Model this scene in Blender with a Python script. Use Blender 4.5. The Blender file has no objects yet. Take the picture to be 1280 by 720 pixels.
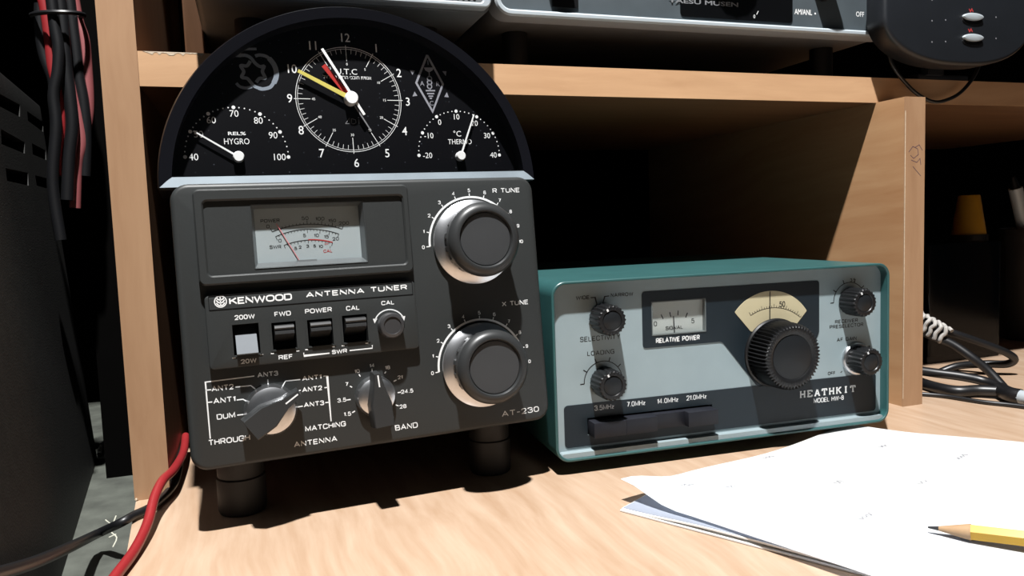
import bpy, bmesh, math, random
from mathutils import Vector, Matrix
random.seed(7)
PI = math.pi
R = math.radians
scene = bpy.context.scene
col = scene.collection

# ------------------------------------------------------------------ camera
CAM = Vector((0.05237836, -0.46379149, 0.14855751))
YAW, PITCH, ROLL, FPX = -0.32961379, -0.08508279, 0.03550071, 945.4077
RC = (Matrix.Rotation(YAW, 3, 'Z') @ Matrix.Rotation(PITCH, 3, 'X') @ Matrix.Rotation(ROLL, 3, 'Y'))
cd = bpy.data.cameras.new('camera')
cam = bpy.data.objects.new('camera', cd)
col.objects.link(cam)
cd.sensor_fit = 'HORIZONTAL'
cd.sensor_width = 36.0
cd.lens = FPX * 36.0 / 1280.0
cd.clip_start = 0.01
cam.matrix_world = Matrix.Translation(CAM) @ (RC @ Matrix.Rotation(R(90), 3, 'X')).to_4x4()
scene.camera = cam

# ------------------------------------------------------------------ light, exposure
scene.view_settings.view_transform = 'Standard'
scene.view_settings.look = 'None'
scene.view_settings.exposure = 0.0
scene.view_settings.gamma = 1.0
scene.view_settings.use_curve_mapping = False
world = bpy.data.worlds.new('world')
scene.world = world
world.use_nodes = True
world.node_tree.nodes['Background'].inputs[0].default_value = (0.75, 0.88, 1.0, 1)
world.node_tree.nodes['Background'].inputs[1].default_value = 0.02
ld = bpy.data.lights.new('ceiling_lamp', 'POINT')
ld.energy = 305.0
ld.color = (1.0, 0.99, 0.98)
ld.shadow_soft_size = 0.022
lamp = bpy.data.objects.new('ceiling_lamp', ld)
lamp.location = (0.02, -0.54, 1.5)
col.objects.link(lamp)


# ------------------------------------------------------------------ helpers: measuring on planes
def ray(px, py):
    return RC @ Vector(((px - 640) / FPX, 1.0, -(py - 360) / FPX))


def hit(px, py, o, n):
    v = ray(px, py)
    return CAM + v * ((o - CAM).dot(n) / v.dot(n))


def zp(px, py, z=0.0): return hit(px, py, Vector((0, 0, z)), Vector((0, 0, 1)))
def yp(px, py, y): return hit(px, py, Vector((0, y, 0)), Vector((0, 1, 0)))


class Face:
    """the flat front of a device: origin, local x along it, z up it, y into it"""
    def __init__(s, o, rot):
        s.o, s.rot = Vector(o), rot
        s.M = Matrix.Translation(s.o) @ rot.to_4x4()
        s.Mi = s.M.inverted()

    def at(s, px, py, off=0.0):
        n = s.rot @ Vector((0, 1, 0))
        w = hit(px, py, s.o - n * off, n)
        l = s.Mi @ w
        return (l.x, l.z)

    def rect(s, tl, tr, br, bl, off=0.0):
        a, b, c, d = [s.at(*q, off) for q in (tl, tr, br, bl)]
        return ((a[0] + d[0]) / 2, (b[0] + c[0]) / 2, (c[1] + d[1]) / 2, (a[1] + b[1]) / 2)


class Zoom:
    """reads points taken off an enlarged view of a face"""
    def __init__(s, f, x, y, sc, off): s.f, s.x, s.y, s.sc, s.off = f, x, y, sc, off
    def __call__(s, a, b): return s.f.at(s.x + a / s.sc, s.y + b / s.sc, s.off)


# ------------------------------------------------------------------ helpers: materials
def srgb(r, g, b, k=0.48):
    f = lambda c: (c / 255 / 12.92) if c / 255 <= 0.04045 else ((c / 255 + 0.055) / 1.055) ** 2.4
    return (f(r) * k, f(g) * k, f(b) * k)


MATS = {}
def mat(name, c, rough=0.5, metal=0.0, var=0.08, scale=60.0, bump=0.0, bscale=400.0, spec=0.5, coat=0.0):
    if name in MATS: return MATS[name]
    m = bpy.data.materials.new(name)
    m.use_nodes = True
    nt = m.node_tree
    b = nt.nodes['Principled BSDF']
    tc = nt.nodes.new('ShaderNodeTexCoord')
    n = nt.nodes.new('ShaderNodeTexNoise')
    n.inputs['Scale'].default_value = scale
    n.inputs['Detail'].default_value = 4
    nt.links.new(tc.outputs['Object'], n.inputs['Vector'])
    r = nt.nodes.new('ShaderNodeValToRGB')
    r.color_ramp.elements[0].position = 0.3
    r.color_ramp.elements[1].position = 0.7
    r.color_ramp.elements[0].color = tuple(x * (1 - var) for x in c) + (1,)
    r.color_ramp.elements[1].color = tuple(min(1, x * (1 + var)) for x in c) + (1,)
    nt.links.new(n.outputs['Fac'], r.inputs['Fac'])
    nt.links.new(r.outputs['Color'], b.inputs['Base Color'])
    b.inputs['Roughness'].default_value = rough
    b.inputs['Metallic'].default_value = metal
    b.inputs['Specular IOR Level'].default_value = spec
    b.inputs['Coat Weight'].default_value = coat
    b.inputs['Coat Roughness'].default_value = 0.08
    if bump:
        n2 = nt.nodes.new('ShaderNodeTexNoise')
        n2.inputs['Scale'].default_value = bscale
        n2.inputs['Detail'].default_value = 3
        nt.links.new(tc.outputs['Object'], n2.inputs['Vector'])
        bp = nt.nodes.new('ShaderNodeBump')
        bp.inputs['Strength'].default_value = bump
        bp.inputs['Distance'].default_value = 0.0004
        nt.links.new(n2.outputs['Fac'], bp.inputs['Height'])
        nt.links.new(bp.outputs['Normal'], b.inputs['Normal'])
    MATS[name] = m
    return m


def wood(name, c1, c2, rot=(0, 0, 0), rough=0.42, stretch=(9, 120, 120)):
    """beech laminate: long streaky grain along local x of the rotated coordinates"""
    m = bpy.data.materials.new(name)
    m.use_nodes = True
    nt = m.node_tree
    b = nt.nodes['Principled BSDF']
    tc = nt.nodes.new('ShaderNodeTexCoord')
    mp0 = nt.nodes.new('ShaderNodeMapping')
    mp0.inputs['Rotation'].default_value = rot
    mp = nt.nodes.new('ShaderNodeMapping')
    mp.inputs['Scale'].default_value = stretch
    nt.links.new(tc.outputs['Object'], mp0.inputs['Vector'])
    big = nt.nodes.new('ShaderNodeTexNoise')
    big.inputs['Scale'].default_value = 7
    nt.links.new(mp0.outputs['Vector'], big.inputs['Vector'])
    mixv = nt.nodes.new('ShaderNodeVectorMath')
    mixv.operation = 'MULTIPLY_ADD'
    mixv.inputs[1].default_value = (0.03, 0.03, 0.03)
    nt.links.new(big.outputs['Color'], mixv.inputs[0])
    nt.links.new(mp0.outputs['Vector'], mixv.inputs[2])
    nt.links.new(mixv.outputs['Vector'], mp.inputs['Vector'])
    n = nt.nodes.new('ShaderNodeTexNoise')
    n.inputs['Scale'].default_value = 1.0
    n.inputs['Detail'].default_value = 5
    n.inputs['Roughness'].default_value = 0.62
    nt.links.new(mp.outputs['Vector'], n.inputs['Vector'])
    r = nt.nodes.new('ShaderNodeValToRGB')
    r.color_ramp.elements[0].position = 0.3
    r.color_ramp.elements[1].position = 0.72
    r.color_ramp.elements[0].color = tuple(c1) + (1,)
    r.color_ramp.elements[1].color = tuple(c2) + (1,)
    nt.links.new(n.outputs['Fac'], r.inputs['Fac'])
    nt.links.new(r.outputs['Color'], b.inputs['Base Color'])
    b.inputs['Roughness'].default_value = rough
    b.inputs['Specular IOR Level'].default_value = 0.4
    return m


def clear(name, tint=(1, 1, 1), gloss=0.06, rough=0.02):
    """thin clear pane: mostly transparent with a Fresnel reflection"""
    m = bpy.data.materials.new(name)
    m.use_nodes = True
    nt = m.node_tree
    nt.nodes.remove(nt.nodes['Principled BSDF'])
    out = nt.nodes['Material Output']
    t = nt.nodes.new('ShaderNodeBsdfTransparent')
    t.inputs[0].default_value = tuple(tint) + (1,)
    g = nt.nodes.new('ShaderNodeBsdfGlossy')
    g.inputs['Roughness'].default_value = rough
    lw = nt.nodes.new('ShaderNodeLayerWeight')
    lw.inputs['Blend'].default_value = 0.5
    pw = nt.nodes.new('ShaderNodeMath'); pw.operation = 'POWER'; pw.inputs[1].default_value = 5.0
    nt.links.new(lw.outputs['Facing'], pw.inputs[0])
    ma = nt.nodes.new('ShaderNodeMath'); ma.operation = 'MULTIPLY_ADD'
    ma.inputs[1].default_value = 0.6; ma.inputs[2].default_value = gloss * 0.5
    nt.links.new(pw.outputs[0], ma.inputs[0])
    mx = nt.nodes.new('ShaderNodeMixShader')
    nt.links.new(ma.outputs[0], mx.inputs[0])
    nt.links.new(t.outputs[0], mx.inputs[1])
    nt.links.new(g.outputs[0], mx.inputs[2])
    nt.links.new(mx.outputs[0], out.inputs[0])
    return m


# ------------------------------------------------------------------ helpers: meshes
def rr(u0, u1, v0, v1, r, n=6):
    """rounded rectangle, counter-clockwise in (u, v)"""
    pts = []
    for cx, cy, a0 in ((u1 - r, v0 + r, -90), (u1 - r, v1 - r, 0), (u0 + r, v1 - r, 90), (u0 + r, v0 + r, 180)):
        for i in range(n + 1):
            a = R(a0 + 90 * i / n)
            pts.append((cx + r * math.cos(a), cy + r * math.sin(a)))
    return pts


def inset(pts, d):
    n = len(pts)
    out = []
    for i in range(n):
        p0, p, p1 = Vector(pts[i - 1]), Vector(pts[i]), Vector(pts[(i + 1) % n])
        e0, e1 = (p - p0), (p1 - p)
        if e0.length < 1e-9: e0 = e1
        if e1.length < 1e-9: e1 = e0
        e0, e1 = e0.normalized(), e1.normalized()
        n0, n1 = Vector((-e0.y, e0.x)), Vector((-e1.y, e1.x))
        b = n0 + n1
        b = b / max(0.3, b.dot(n0)) if b.length > 1e-6 else n0
        out.append((p.x + b.x * d, p.y + b.y * d))
    return out


class MB:
    def __init__(s): s.bm = bmesh.new()

    def loop(s, pts3): return [s.bm.verts.new(p) for p in pts3]

    def bridge(s, a, b, closed=True):
        n = len(a)
        for i in range(n if closed else n - 1):
            j = (i + 1) % n
            try: s.bm.faces.new((a[i], a[j], b[j], b[i]))
            except ValueError: pass

    def cap(s, a, flip=False):
        try: s.bm.faces.new(a[::-1] if flip else a)
        except ValueError: pass

    def prism(s, pts, y0, y1, bev=0.0, bback=0.0, seg=2):
        """extrude an outline in (x,z) from y0 (towards viewer) to y1"""
        loops = []
        if bev:
            for k in range(seg + 1):
                a = PI / 2 * k / seg
                loops.append([(u, y0 + bev * (1 - math.sin(a)), v) for u, v in inset(pts, bev * (1 - math.cos(PI / 2 - a)) if False else bev * (1 - math.cos(a)))][:])
            loops = loops[::-1]
        else:
            loops.append([(u, y0, v) for u, v in pts])
        if bback:
            loops.append([(u, y1 - bback, v) for u, v in pts])
            loops.append([(u, y1, v) for u, v in inset(pts, bback)])
        else:
            loops.append([(u, y1, v) for u, v in pts])
        L = [s.loop(l) for l in loops]
        s.cap(L[0])
        for a, b in zip(L, L[1:]): s.bridge(b, a)
        s.cap(L[-1], True)
        return s

    def frame(s, outer, inner, y0, yo, yi, bev=0.0):
        """ring between two outlines of equal length"""
        o0 = s.loop([(u, y0, v) for u, v in inset(outer, bev)])
        i0 = s.loop([(u, y0, v) for u, v in inset(inner, -bev)])
        s.bridge(o0, i0)
        if bev:
            o1 = s.loop([(u, y0 + bev, v) for u, v in outer]); s.bridge(o1, o0)
            i1 = s.loop([(u, y0 + bev, v) for u, v in inner]); s.bridge(i0, i1)
        else: o1, i1 = o0, i0
        o2 = s.loop([(u, yo, v) for u, v in outer]); s.bridge(o2, o1)
        i2 = s.loop([(u, yi, v) for u, v in inner]); s.bridge(i1, i2)
        s.bridge(i2, o2)
        return s

    def box(s, x0, x1, y0, y1, z0, z1, bev=0.0):
        if bev == 0:
            return s.prism([(x0, z0), (x1, z0), (x1, z1), (x0, z1)], y0, y1)
        return s.prism(rr(x0, x1, z0, z1, bev, 2), y0, y1, bev, bev)

    def lathe(s, c, prof, n=48, mod=None, axis='Y'):
        """spin (r, h) about an axis; h runs along -y (towards the viewer) or +z"""
        rows = []
        for k, (r, h) in enumerate(prof):
            row = []
            for i in range(n):
                t = 2 * PI * i / n
                q = r * (mod(t, k) if mod else 1)
                if axis == 'Y': row.append((c[0] + q * math.cos(t), c[1] - h, c[2] + q * math.sin(t)))
                else: row.append((c[0] + q * math.cos(t), c[1] + q * math.sin(t), c[2] + h))
            rows.append(s.loop(row))
        s.cap(rows[0], True)
        for a, b in zip(rows, rows[1:]): s.bridge(a, b)
        s.cap(rows[-1])
        return s

    def tube(s, pts, r, n=10, smooth=6, rend=None):
        P = [Vector(p) for p in pts]
        if smooth and len(P) > 2:
            Q = []
            for i in range(len(P) - 1):
                p0, p1, p2, p3 = P[max(i - 1, 0)], P[i], P[i + 1], P[min(i + 2, len(P) - 1)]
                for k in range(smooth):
                    t = k / smooth
                    Q.append(0.5 * ((2 * p1) + (p2 - p0) * t + (2 * p0 - 5 * p1 + 4 * p2 - p3) * t * t + (3 * p1 - p0 - 3 * p2 + p3) * t ** 3))
            Q.append(P[-1])
            P = Q
        d = (P[1] - P[0]).normalized()
        x = d.orthogonal().normalized()
        rows = []
        for i, p in enumerate(P):
            t = (P[min(i + 1, len(P) - 1)] - P[max(i - 1, 0)]).normalized()
            x = (x - t * x.dot(t)).normalized()
            y = t.cross(x)
            q = r if rend is None else r + (rend - r) * i / (len(P) - 1)
            rows.append(s.loop([p + (x * math.cos(2 * PI * k / n) + y * math.sin(2 * PI * k / n)) * q for k in range(n)]))
        s.cap(rows[0], True)
        for a, b in zip(rows, rows[1:]): s.bridge(a, b)
        s.cap(rows[-1])
        return s

    # ---- printing on a face
    def stroke(s, pts, w, y, th=0.00008):
        """a printed line through (u,v) points"""
        n = len(pts)
        L, Rr = [], []
        for i in range(n):
            p = Vector(pts[i])
            a = Vector(pts[max(i - 1, 0)]); b = Vector(pts[min(i + 1, n - 1)])
            t = (b - a).normalized()
            nn = Vector((-t.y, t.x))
            k = 1.0
            if 0 < i < n - 1:
                e = (p - a).normalized()
                k = 1 / max(0.5, abs(Vector((-e.y, e.x)).dot(nn)))
            L.append(p + nn * w / 2 * k); Rr.append(p - nn * w / 2 * k)
        f = [s.loop([(q.x, y - th, q.y) for q in X]) for X in (L, Rr)]
        s.bridge(f[1], f[0], False)
        g = [s.loop([(q.x, y, q.y) for q in X]) for X in (L, Rr)]
        s.bridge(f[0], g[0], False); s.bridge(g[1], f[1], False)
        return s

    def arc(s, c, r, a0, a1, w, y, n=40, th=0.00008):
        return s.stroke([(c[0] + r * math.cos(R(a0 + (a1 - a0) * i / n)), c[1] + r * math.sin(R(a0 + (a1 - a0) * i / n))) for i in range(n + 1)], w, y, th)

    def dot(s, c, r, y, n=16, th=0.00008):
        pts = [(c[0] + r * math.cos(2 * PI * i / n), c[1] + r * math.sin(2 * PI * i / n)) for i in range(n)]
        return s.prism(pts, y - th, y)

    def fill(s, pts, y, th=0.00008):
        a = sum(pts[i - 1][0] * pts[i][1] - pts[i][0] * pts[i - 1][1] for i in range(len(pts)))
        return s.prism(pts if a > 0 else pts[::-1], y - th, y)

    def text(s, t, y, left=None, right=None, center=None, cap=0.003, sx=1.0, bold=0.0, th=0.00008, level=True, rot=0.0):
        """letters from left to right baseline points, or centred, cap height in metres"""
        vs, fs = glyphs(t, bold)
        x0 = min(v[0] for v in vs); x1 = max(v[0] for v in vs)
        z0 = min(v[1] for v in vs); z1 = max(v[1] for v in vs)
        kz = cap / (z1 - z0)
        if center is None:
            w = right[0] - left[0]
            kx = w / (x1 - x0)
            ox = left[0]; oz = (left[1] + right[1]) / 2 if level else left[1]
            a = 0.0 if level else math.atan2(right[1] - left[1], w)
        else:
            kx = kz * sx
            a = rot
            ox = -(x1 - x0) * kx / 2; oz = -cap / 2
        ca, sa = math.cos(a), math.sin(a)
        vv = []
        for v in vs:
            px, pz = (v[0] - x0) * kx, (v[1] - z0) * kz
            if center is not None: px, pz = px + ox, pz + oz
            qx, qz = px * ca - pz * sa, px * sa + pz * ca
            if center is not None: qx, qz = qx + center[0], qz + center[1]
            else: qx, qz = qx + ox, qz + oz
            vv.append(s.bm.verts.new((qx, y - th - 0.00001 * 0, qz)))
        for f in fs:
            try: s.bm.faces.new([vv[i] for i in f])
            except ValueError: pass
        return s

    def build(s, name, m, parent=None, smooth=40, M=None):
        bmesh.ops.remove_doubles(s.bm, verts=s.bm.verts, dist=1e-7)
        if M is not None: s.bm.transform(M)
        me = bpy.data.meshes.new(name)
        for f in s.bm.faces: f.smooth = True
        s.bm.to_mesh(me)
        s.bm.free()
        me.set_sharp_from_angle(angle=R(smooth))
        me.materials.append(m)
        o = bpy.data.objects.new(name, me)
        col.objects.link(o)
        if parent is not None: o.parent = parent
        return o


GL = {}
def glyphs(t, bold):
    if (t, bold) in GL: return GL[(t, bold)]
    cu = bpy.data.curves.new('print', 'FONT')
    cu.body = t
    cu.size = 1.0
    cu.resolution_u = 3
    cu.offset = bold
    o = bpy.data.objects.new('print', cu)
    col.objects.link(o)
    dg = bpy.context.evaluated_depsgraph_get()
    me = o.evaluated_get(dg).to_mesh()
    vs = [(v.co.x, v.co.y) for v in me.vertices]
    fs = [tuple(p.vertices) for p in me.polygons]
    o.evaluated_get(dg).to_mesh_clear()
    bpy.data.objects.remove(o)
    bpy.data.curves.remove(cu)
    GL[(t, bold)] = (vs, fs)
    return vs, fs



# ------------------------------------------------------------------ square-shouldered engraver's lettering drawn as strokes
def _rc(x0, y0, x1, y1, r, start=0, n=4):
    """rounded-corner ring, clockwise from the middle of the left side"""
    pts = [(x0, (y0 + y1) / 2)]
    for cx, cy, a in ((x0 + r, y1 - r, 180), (x1 - r, y1 - r, 90), (x1 - r, y0 + r, 0), (x0 + r, y0 + r, -90)):
        pts += [(cx + r * math.cos(R(a - 90 * i / n)), cy + r * math.sin(R(a - 90 * i / n))) for i in range(n + 1)]
    return pts + [pts[0]]
def _cv(*p):
    """polyline with rounded corners where a point carries a radius"""
    out = []
    for i, q in enumerate(p):
        if len(q) == 3 and 0 < i < len(p) - 1:
            c = Vector(q[:2]); a = (Vector(p[i - 1][:2]) - c).normalized() * q[2] + c; b = (Vector(p[i + 1][:2]) - c).normalized() * q[2] + c
            out += [tuple(a * (1 - t) ** 2 + c * 2 * t * (1 - t) + b * t * t) for t in (0, .25, .5, .75, 1)]
        else: out.append(tuple(q[:2]))
    return out
K3 = .3
SF = {
 'A': (.86, [[(0, 0), (.43, 1), (.86, 0)], [(.15, .32), (.71, .32)]]),
 'B': (.74, [_cv((0, .52), (.66, .52, .2), (.66, 1, .2), (0, 1), (0, 0), (.74, 0, .2), (.74, .52, .2), (.5, .52))]),
 'C': (.76, [_cv((.76, .74), (.76, 1, .22), (0, 1, K3), (0, 0, K3), (.76, 0, .22), (.76, .26))]),
 'D': (.78, [_cv((0, 0), (0, 1), (.78, 1, K3), (.78, 0, K3), (0, 0))]),
 'E': (.66, [[(.66, 0), (0, 0), (0, 1), (.66, 1)], [(0, .52), (.58, .52)]]),
 'F': (.62, [[(0, 0), (0, 1), (.62, 1)], [(0, .5), (.54, .5)]]),
 'G': (.8, [_cv((.78, .76), (.78, 1, .22), (0, 1, K3), (0, 0, K3), (.8, 0, .2), (.8, .48), (.44, .48))]),
 'H': (.76, [[(0, 0), (0, 1)], [(.76, 0), (.76, 1)], [(0, .52), (.76, .52)]]),
 'I': (.0, [[(0, 0), (0, 1)]]),
 'K': (.76, [[(0, 0), (0, 1)], [(.72, 1), (.08, .48)], [(.26, .6), (.78, 0)]]),
 'L': (.58, [[(0, 1), (0, 0), (.58, 0)]]),
 'M': (.92, [[(0, 0), (0, 1), (.46, .12), (.92, 1), (.92, 0)]]),
 'N': (.78, [[(0, 0), (0, 1), (.78, 0), (.78, 1)]]),
 'O': (.86, [_rc(0, 0, .86, 1, .34)]),
 'P': (.7, [_cv((0, 0), (0, 1), (.7, 1, .24), (.7, .44, .24), (0, .44))]),
 'R': (.74, [_cv((0, 0), (0, 1), (.72, 1, .24), (.72, .46, .24), (0, .46)), [(.42, .46), (.74, 0)]]),
 'S': (.72, [_cv((.70, .78), (.70, 1, .2), (.02, 1, .22), (.02, .53, .22), (.72, .53, .22), (.72, 0, .22), (0, 0, .2), (0, .22))]),
 'T': (.74, [[(0, 1), (.74, 1)], [(.37, 0), (.37, 1)]]),
 'U': (.76, [_cv((0, 1), (0, 0, K3), (.76, 0, K3), (.76, 1))]),
 'V': (.8, [[(0, 1), (.4, 0), (.8, 1)]]),
 'W': (1.2, [[(0, 1), (.3, 0), (.6, .94), (.9, 0), (1.2, 1)]]),
 'X': (.78, [[(0, 0), (.78, 1)], [(0, 1), (.78, 0)]]),
 'Y': (.78, [[(0, 1), (.39, .46), (.78, 1)], [(.39, .46), (.39, 0)]]),
 'z': (.46, [[(0, .62), (.46, .62), (0, 0), (.48, 0)]]),
 '0': (.66, [_rc(0, 0, .66, 1, .3)]),
 '1': (.24, [[(0, .82), (.24, 1), (.24, 0)]]),
 '2': (.64, [_cv((.02, .74), (.02, 1, .26), (.64, 1, .26), (.64, .56, .2), (0, 0), (.66, 0))]),
 '3': (.64, [_cv((.02, .8), (.02, 1, .2), (.62, 1, .22), (.62, .53, .2), (.24, .53)), _cv((.3, .53), (.66, .53, .22), (.66, 0, .24), (0, 0, .22), (0, .22))]),
 '4': (.68, [[(.5, 0), (.5, 1), (0, .28), (.68, .28)]]),
 '5': (.64, [_cv((.58, 1), (.08, 1), (.03, .52), (.3, .62), (.64, .62, .26), (.64, 0, .28), (0, 0, .2), (0, .2))]),
 '6': (.64, [_cv((.6, .82), (.6, 1, .2), (0, 1, .28), (0, 0, .28), (.64, 0, .26), (.64, .58, .26), (0, .58))]),
 '7': (.6, [[(0, 1), (.6, 1), (.22, 0)]]),
 '8': (.66, [_rc(.04, .53, .62, 1, .22), _rc(0, 0, .66, .53, .24)]),
 '9': (.64, [_cv((.04, .18), (.04, 0, .2), (.64, 0, .28), (.64, 1, .28), (0, 1, .26), (0, .42, .26), (.64, .42))]),
 '-': (.42, [[(0, .46), (.42, .46)]]),
 '+': (.6, [[(0, .46), (.6, .46)], [(.3, .16), (.3, .76)]]),
 '.': (.14, [[(.02, .03), (.13, .03)]]),
 '/': (.44, [[(0, -.05), (.44, 1.05)]]),
 ' ': (.34, []),
}
def stext(m, t, y, left=None, right=None, center=None, cap=.003, w=.0004, gap=.30, sx=1.0):
    """stroke letters between two baseline points, or centred on a point"""
    adv = []
    x = 0.0
    for ch in t:
        adv.append(x)
        x += SF[ch][0] + gap
    tot = max(x - gap, .08)
    hh = cap - w
    if center is None:
        kx = (right[0] - left[0] - w) / tot
        ox, oz = left[0] + w / 2, (left[1] + right[1]) / 2 + w / 2
    else:
        kx = hh * sx
        ox, oz = center[0] - tot * kx / 2, center[1] - hh / 2
    for ch, a in zip(t, adv):
        for k, pts in enumerate(SF[ch][1]):
            m.stroke([(ox + (a + p[0]) * kx, oz + p[1] * hh) for p in pts], w, y - .000004 * k)
    return m


def cut(o, cutters):
    """sink openings: subtract the boxes (x0,x1,y0,y1,z0,z1) from an object in its own space"""
    mb = MB()
    for c in cutters:
        if isinstance(c, tuple): mb.box(*c)
        else: mb.prism(*c)
    me = bpy.data.meshes.new('cutter')
    bmesh.ops.recalc_face_normals(mb.bm, faces=mb.bm.faces)
    mb.bm.to_mesh(me); mb.bm.free()
    k = bpy.data.objects.new('cutter', me)
    col.objects.link(k)
    par = o.parent
    o.parent = None
    md = o.modifiers.new('b', 'BOOLEAN')
    md.operation = 'DIFFERENCE'; md.solver = 'EXACT'; md.object = k
    bpy.context.view_layer.update()
    dg = bpy.context.evaluated_depsgraph_get()
    new = bpy.data.meshes.new_from_object(o.evaluated_get(dg))
    o.modifiers.clear()
    o.data = new
    new.set_sharp_from_angle(angle=R(40))
    bpy.data.objects.remove(k)
    o.parent = par
    return o


def tag(o, label, cat, group=None):
    o['label'] = label; o['category'] = cat
    if group: o['group'] = group
    return o


def thing(name, label, cat, M=None, group=None):
    o = bpy.data.objects.new(name, None)
    o.empty_display_size = 0.02
    col.objects.link(o)
    if M is not None: o.matrix_world = M
    return tag(o, label, cat, group)


def struct(o): o['kind'] = 'structure'; return o


# ------------------------------------------------------------------ materials
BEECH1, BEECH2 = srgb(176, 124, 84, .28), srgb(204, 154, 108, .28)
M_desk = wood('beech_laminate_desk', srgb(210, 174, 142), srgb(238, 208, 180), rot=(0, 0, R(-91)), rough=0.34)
M_shelf = wood('beech_shelf_shaded', BEECH1, BEECH2, rough=0.45, stretch=(6, 90, 90))  # shelf body darkened; the shade of its underside is in the colour
M_edge = wood('beech_edge_banding', srgb(206, 162, 122, .62), srgb(228, 184, 142, .62), rough=0.45, stretch=(6, 90, 90))  # paler banding strips, tone also raised for the light on the fronts
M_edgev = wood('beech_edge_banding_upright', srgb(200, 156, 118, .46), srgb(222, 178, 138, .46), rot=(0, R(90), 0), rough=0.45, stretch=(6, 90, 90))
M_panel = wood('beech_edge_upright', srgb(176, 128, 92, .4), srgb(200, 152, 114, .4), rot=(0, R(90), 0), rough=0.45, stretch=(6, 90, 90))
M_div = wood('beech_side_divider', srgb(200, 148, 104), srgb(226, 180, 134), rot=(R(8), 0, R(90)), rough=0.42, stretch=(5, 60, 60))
M_wall = mat('wall_dark_shade', srgb(12, 12, 12, .3), 0.95, spec=0.05)  # wall colour near black; the lack of light is put into it
M_back = mat('shade_black_board', srgb(12, 11, 10, .3), 0.95, spec=0.03)  # boards near black; the compartment's shade is in their colour
M_grey = mat('grey_worktop_paint', srgb(96, 100, 92), 0.7, var=0.35, scale=55, bump=0.3)
M_kface = mat('charcoal_painted_panel', srgb(60, 63, 63), 0.45, spec=0.3, var=0.05, scale=900, bump=0.08, bscale=2500)
M_kcase = mat('dark_brown_case_paint', srgb(52, 46, 42), 0.5)
M_black = mat('black_plastic', srgb(22, 22, 24), 0.42, spec=0.25)
M_knob = mat('charcoal_knob_plastic', srgb(60, 62, 63), 0.38, spec=0.4, var=0.04)
M_alu = mat('brushed_aluminium', srgb(210, 212, 215, 1), 0.3, 1.0, var=0.04, scale=300)
M_white = mat('white_print', srgb(232, 234, 234, .75), 0.6, var=0.0)
M_dimwhite = mat('grey_print', srgb(150, 152, 156), 0.6, var=0.0)
M_blackprint = mat('black_print', srgb(22, 24, 24), 0.6, var=0.0)
M_redprint = mat('red_print', srgb(205, 60, 60), 0.6, var=0.0)
M_card = mat('silver_meter_card', srgb(190, 203, 206, .52), 0.6, var=0.02)
M_glass = clear('clear_window')
M_rubber = mat('black_rubber', srgb(22, 21, 20), 0.6, bump=0.2)
M_clockrim = mat('black_gloss_rim', srgb(18, 19, 26), 0.3, var=0.05, spec=0.35)
M_dial = mat('black_dial', srgb(9, 10, 16), 0.3)
M_yel = mat('yellow_hand_paint', srgb(246, 232, 110), 0.5)
M_red = mat('red_hand_paint', srgb(214, 44, 36), 0.45)
M_teal = mat('teal_enamel', srgb(60, 110, 110), 0.38, var=0.08, scale=40, bump=0.06, bscale=1500)
M_hface = mat('pale_blue_grey_panel', srgb(168, 186, 191, .56), 0.42, var=0.03)
M_navy = mat('dark_slate_panel', srgb(36, 48, 56), 0.42, spec=0.3, var=0.05)
M_cream = mat('cream_dial_card', srgb(236, 224, 184, .5), 0.55, var=0.03)
M_hknob = mat('black_ribbed_knob', srgb(32, 33, 35), 0.38, spec=0.35)
M_paper = mat('white_paper', srgb(238, 238, 236, .85), 0.8, var=0.01)
_nt = M_paper.node_tree
_tr = _nt.nodes.new('ShaderNodeBsdfTranslucent'); _tr.inputs[0].default_value = (.86, .9, .96, 1)
_mx = _nt.nodes.new('ShaderNodeMixShader'); _mx.inputs[0].default_value = .5
_nt.links.new(_nt.nodes['Principled BSDF'].outputs[0], _mx.inputs[1]); _nt.links.new(_tr.outputs[0], _mx.inputs[2])
_nt.links.new(_mx.outputs[0], _nt.nodes['Material Output'].inputs[0])
M_bluepaper = mat('pale_grey_leaf_paper', srgb(128, 134, 146, 1), 0.7, var=0.02)  # top leaf, greyer than the leaves beneath
M_cabr = mat('red_wire_insulation', srgb(176, 48, 52), 0.4)
M_cabp = mat('faded_red_wire_insulation', srgb(176, 96, 98), 0.5)
M_cabk = mat('black_wire_insulation', srgb(24, 25, 28), 0.4)
M_tower = mat('black_textured_steel', srgb(35, 35, 33), 0.65, spec=0.2, var=0.3, scale=120, bump=0.5, bscale=900)
M_silver = mat('satin_silver_paint', srgb(190, 200, 206, .7), 0.42, 0.2, var=0.03)
M_radiocase = mat('grey_case_paint', srgb(104, 108, 110, 1), 0.5)

# ------------------------------------------------------------------ setting
struct(MB().box(-1.2, 1.6, 0.42, 0.46, -0.6, 1.0).build('wall_back', M_wall))
struct(MB().box(-1.2, 1.6, -1.4, 0.46, -0.72, -0.7).build('floor', M_wall))

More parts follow.
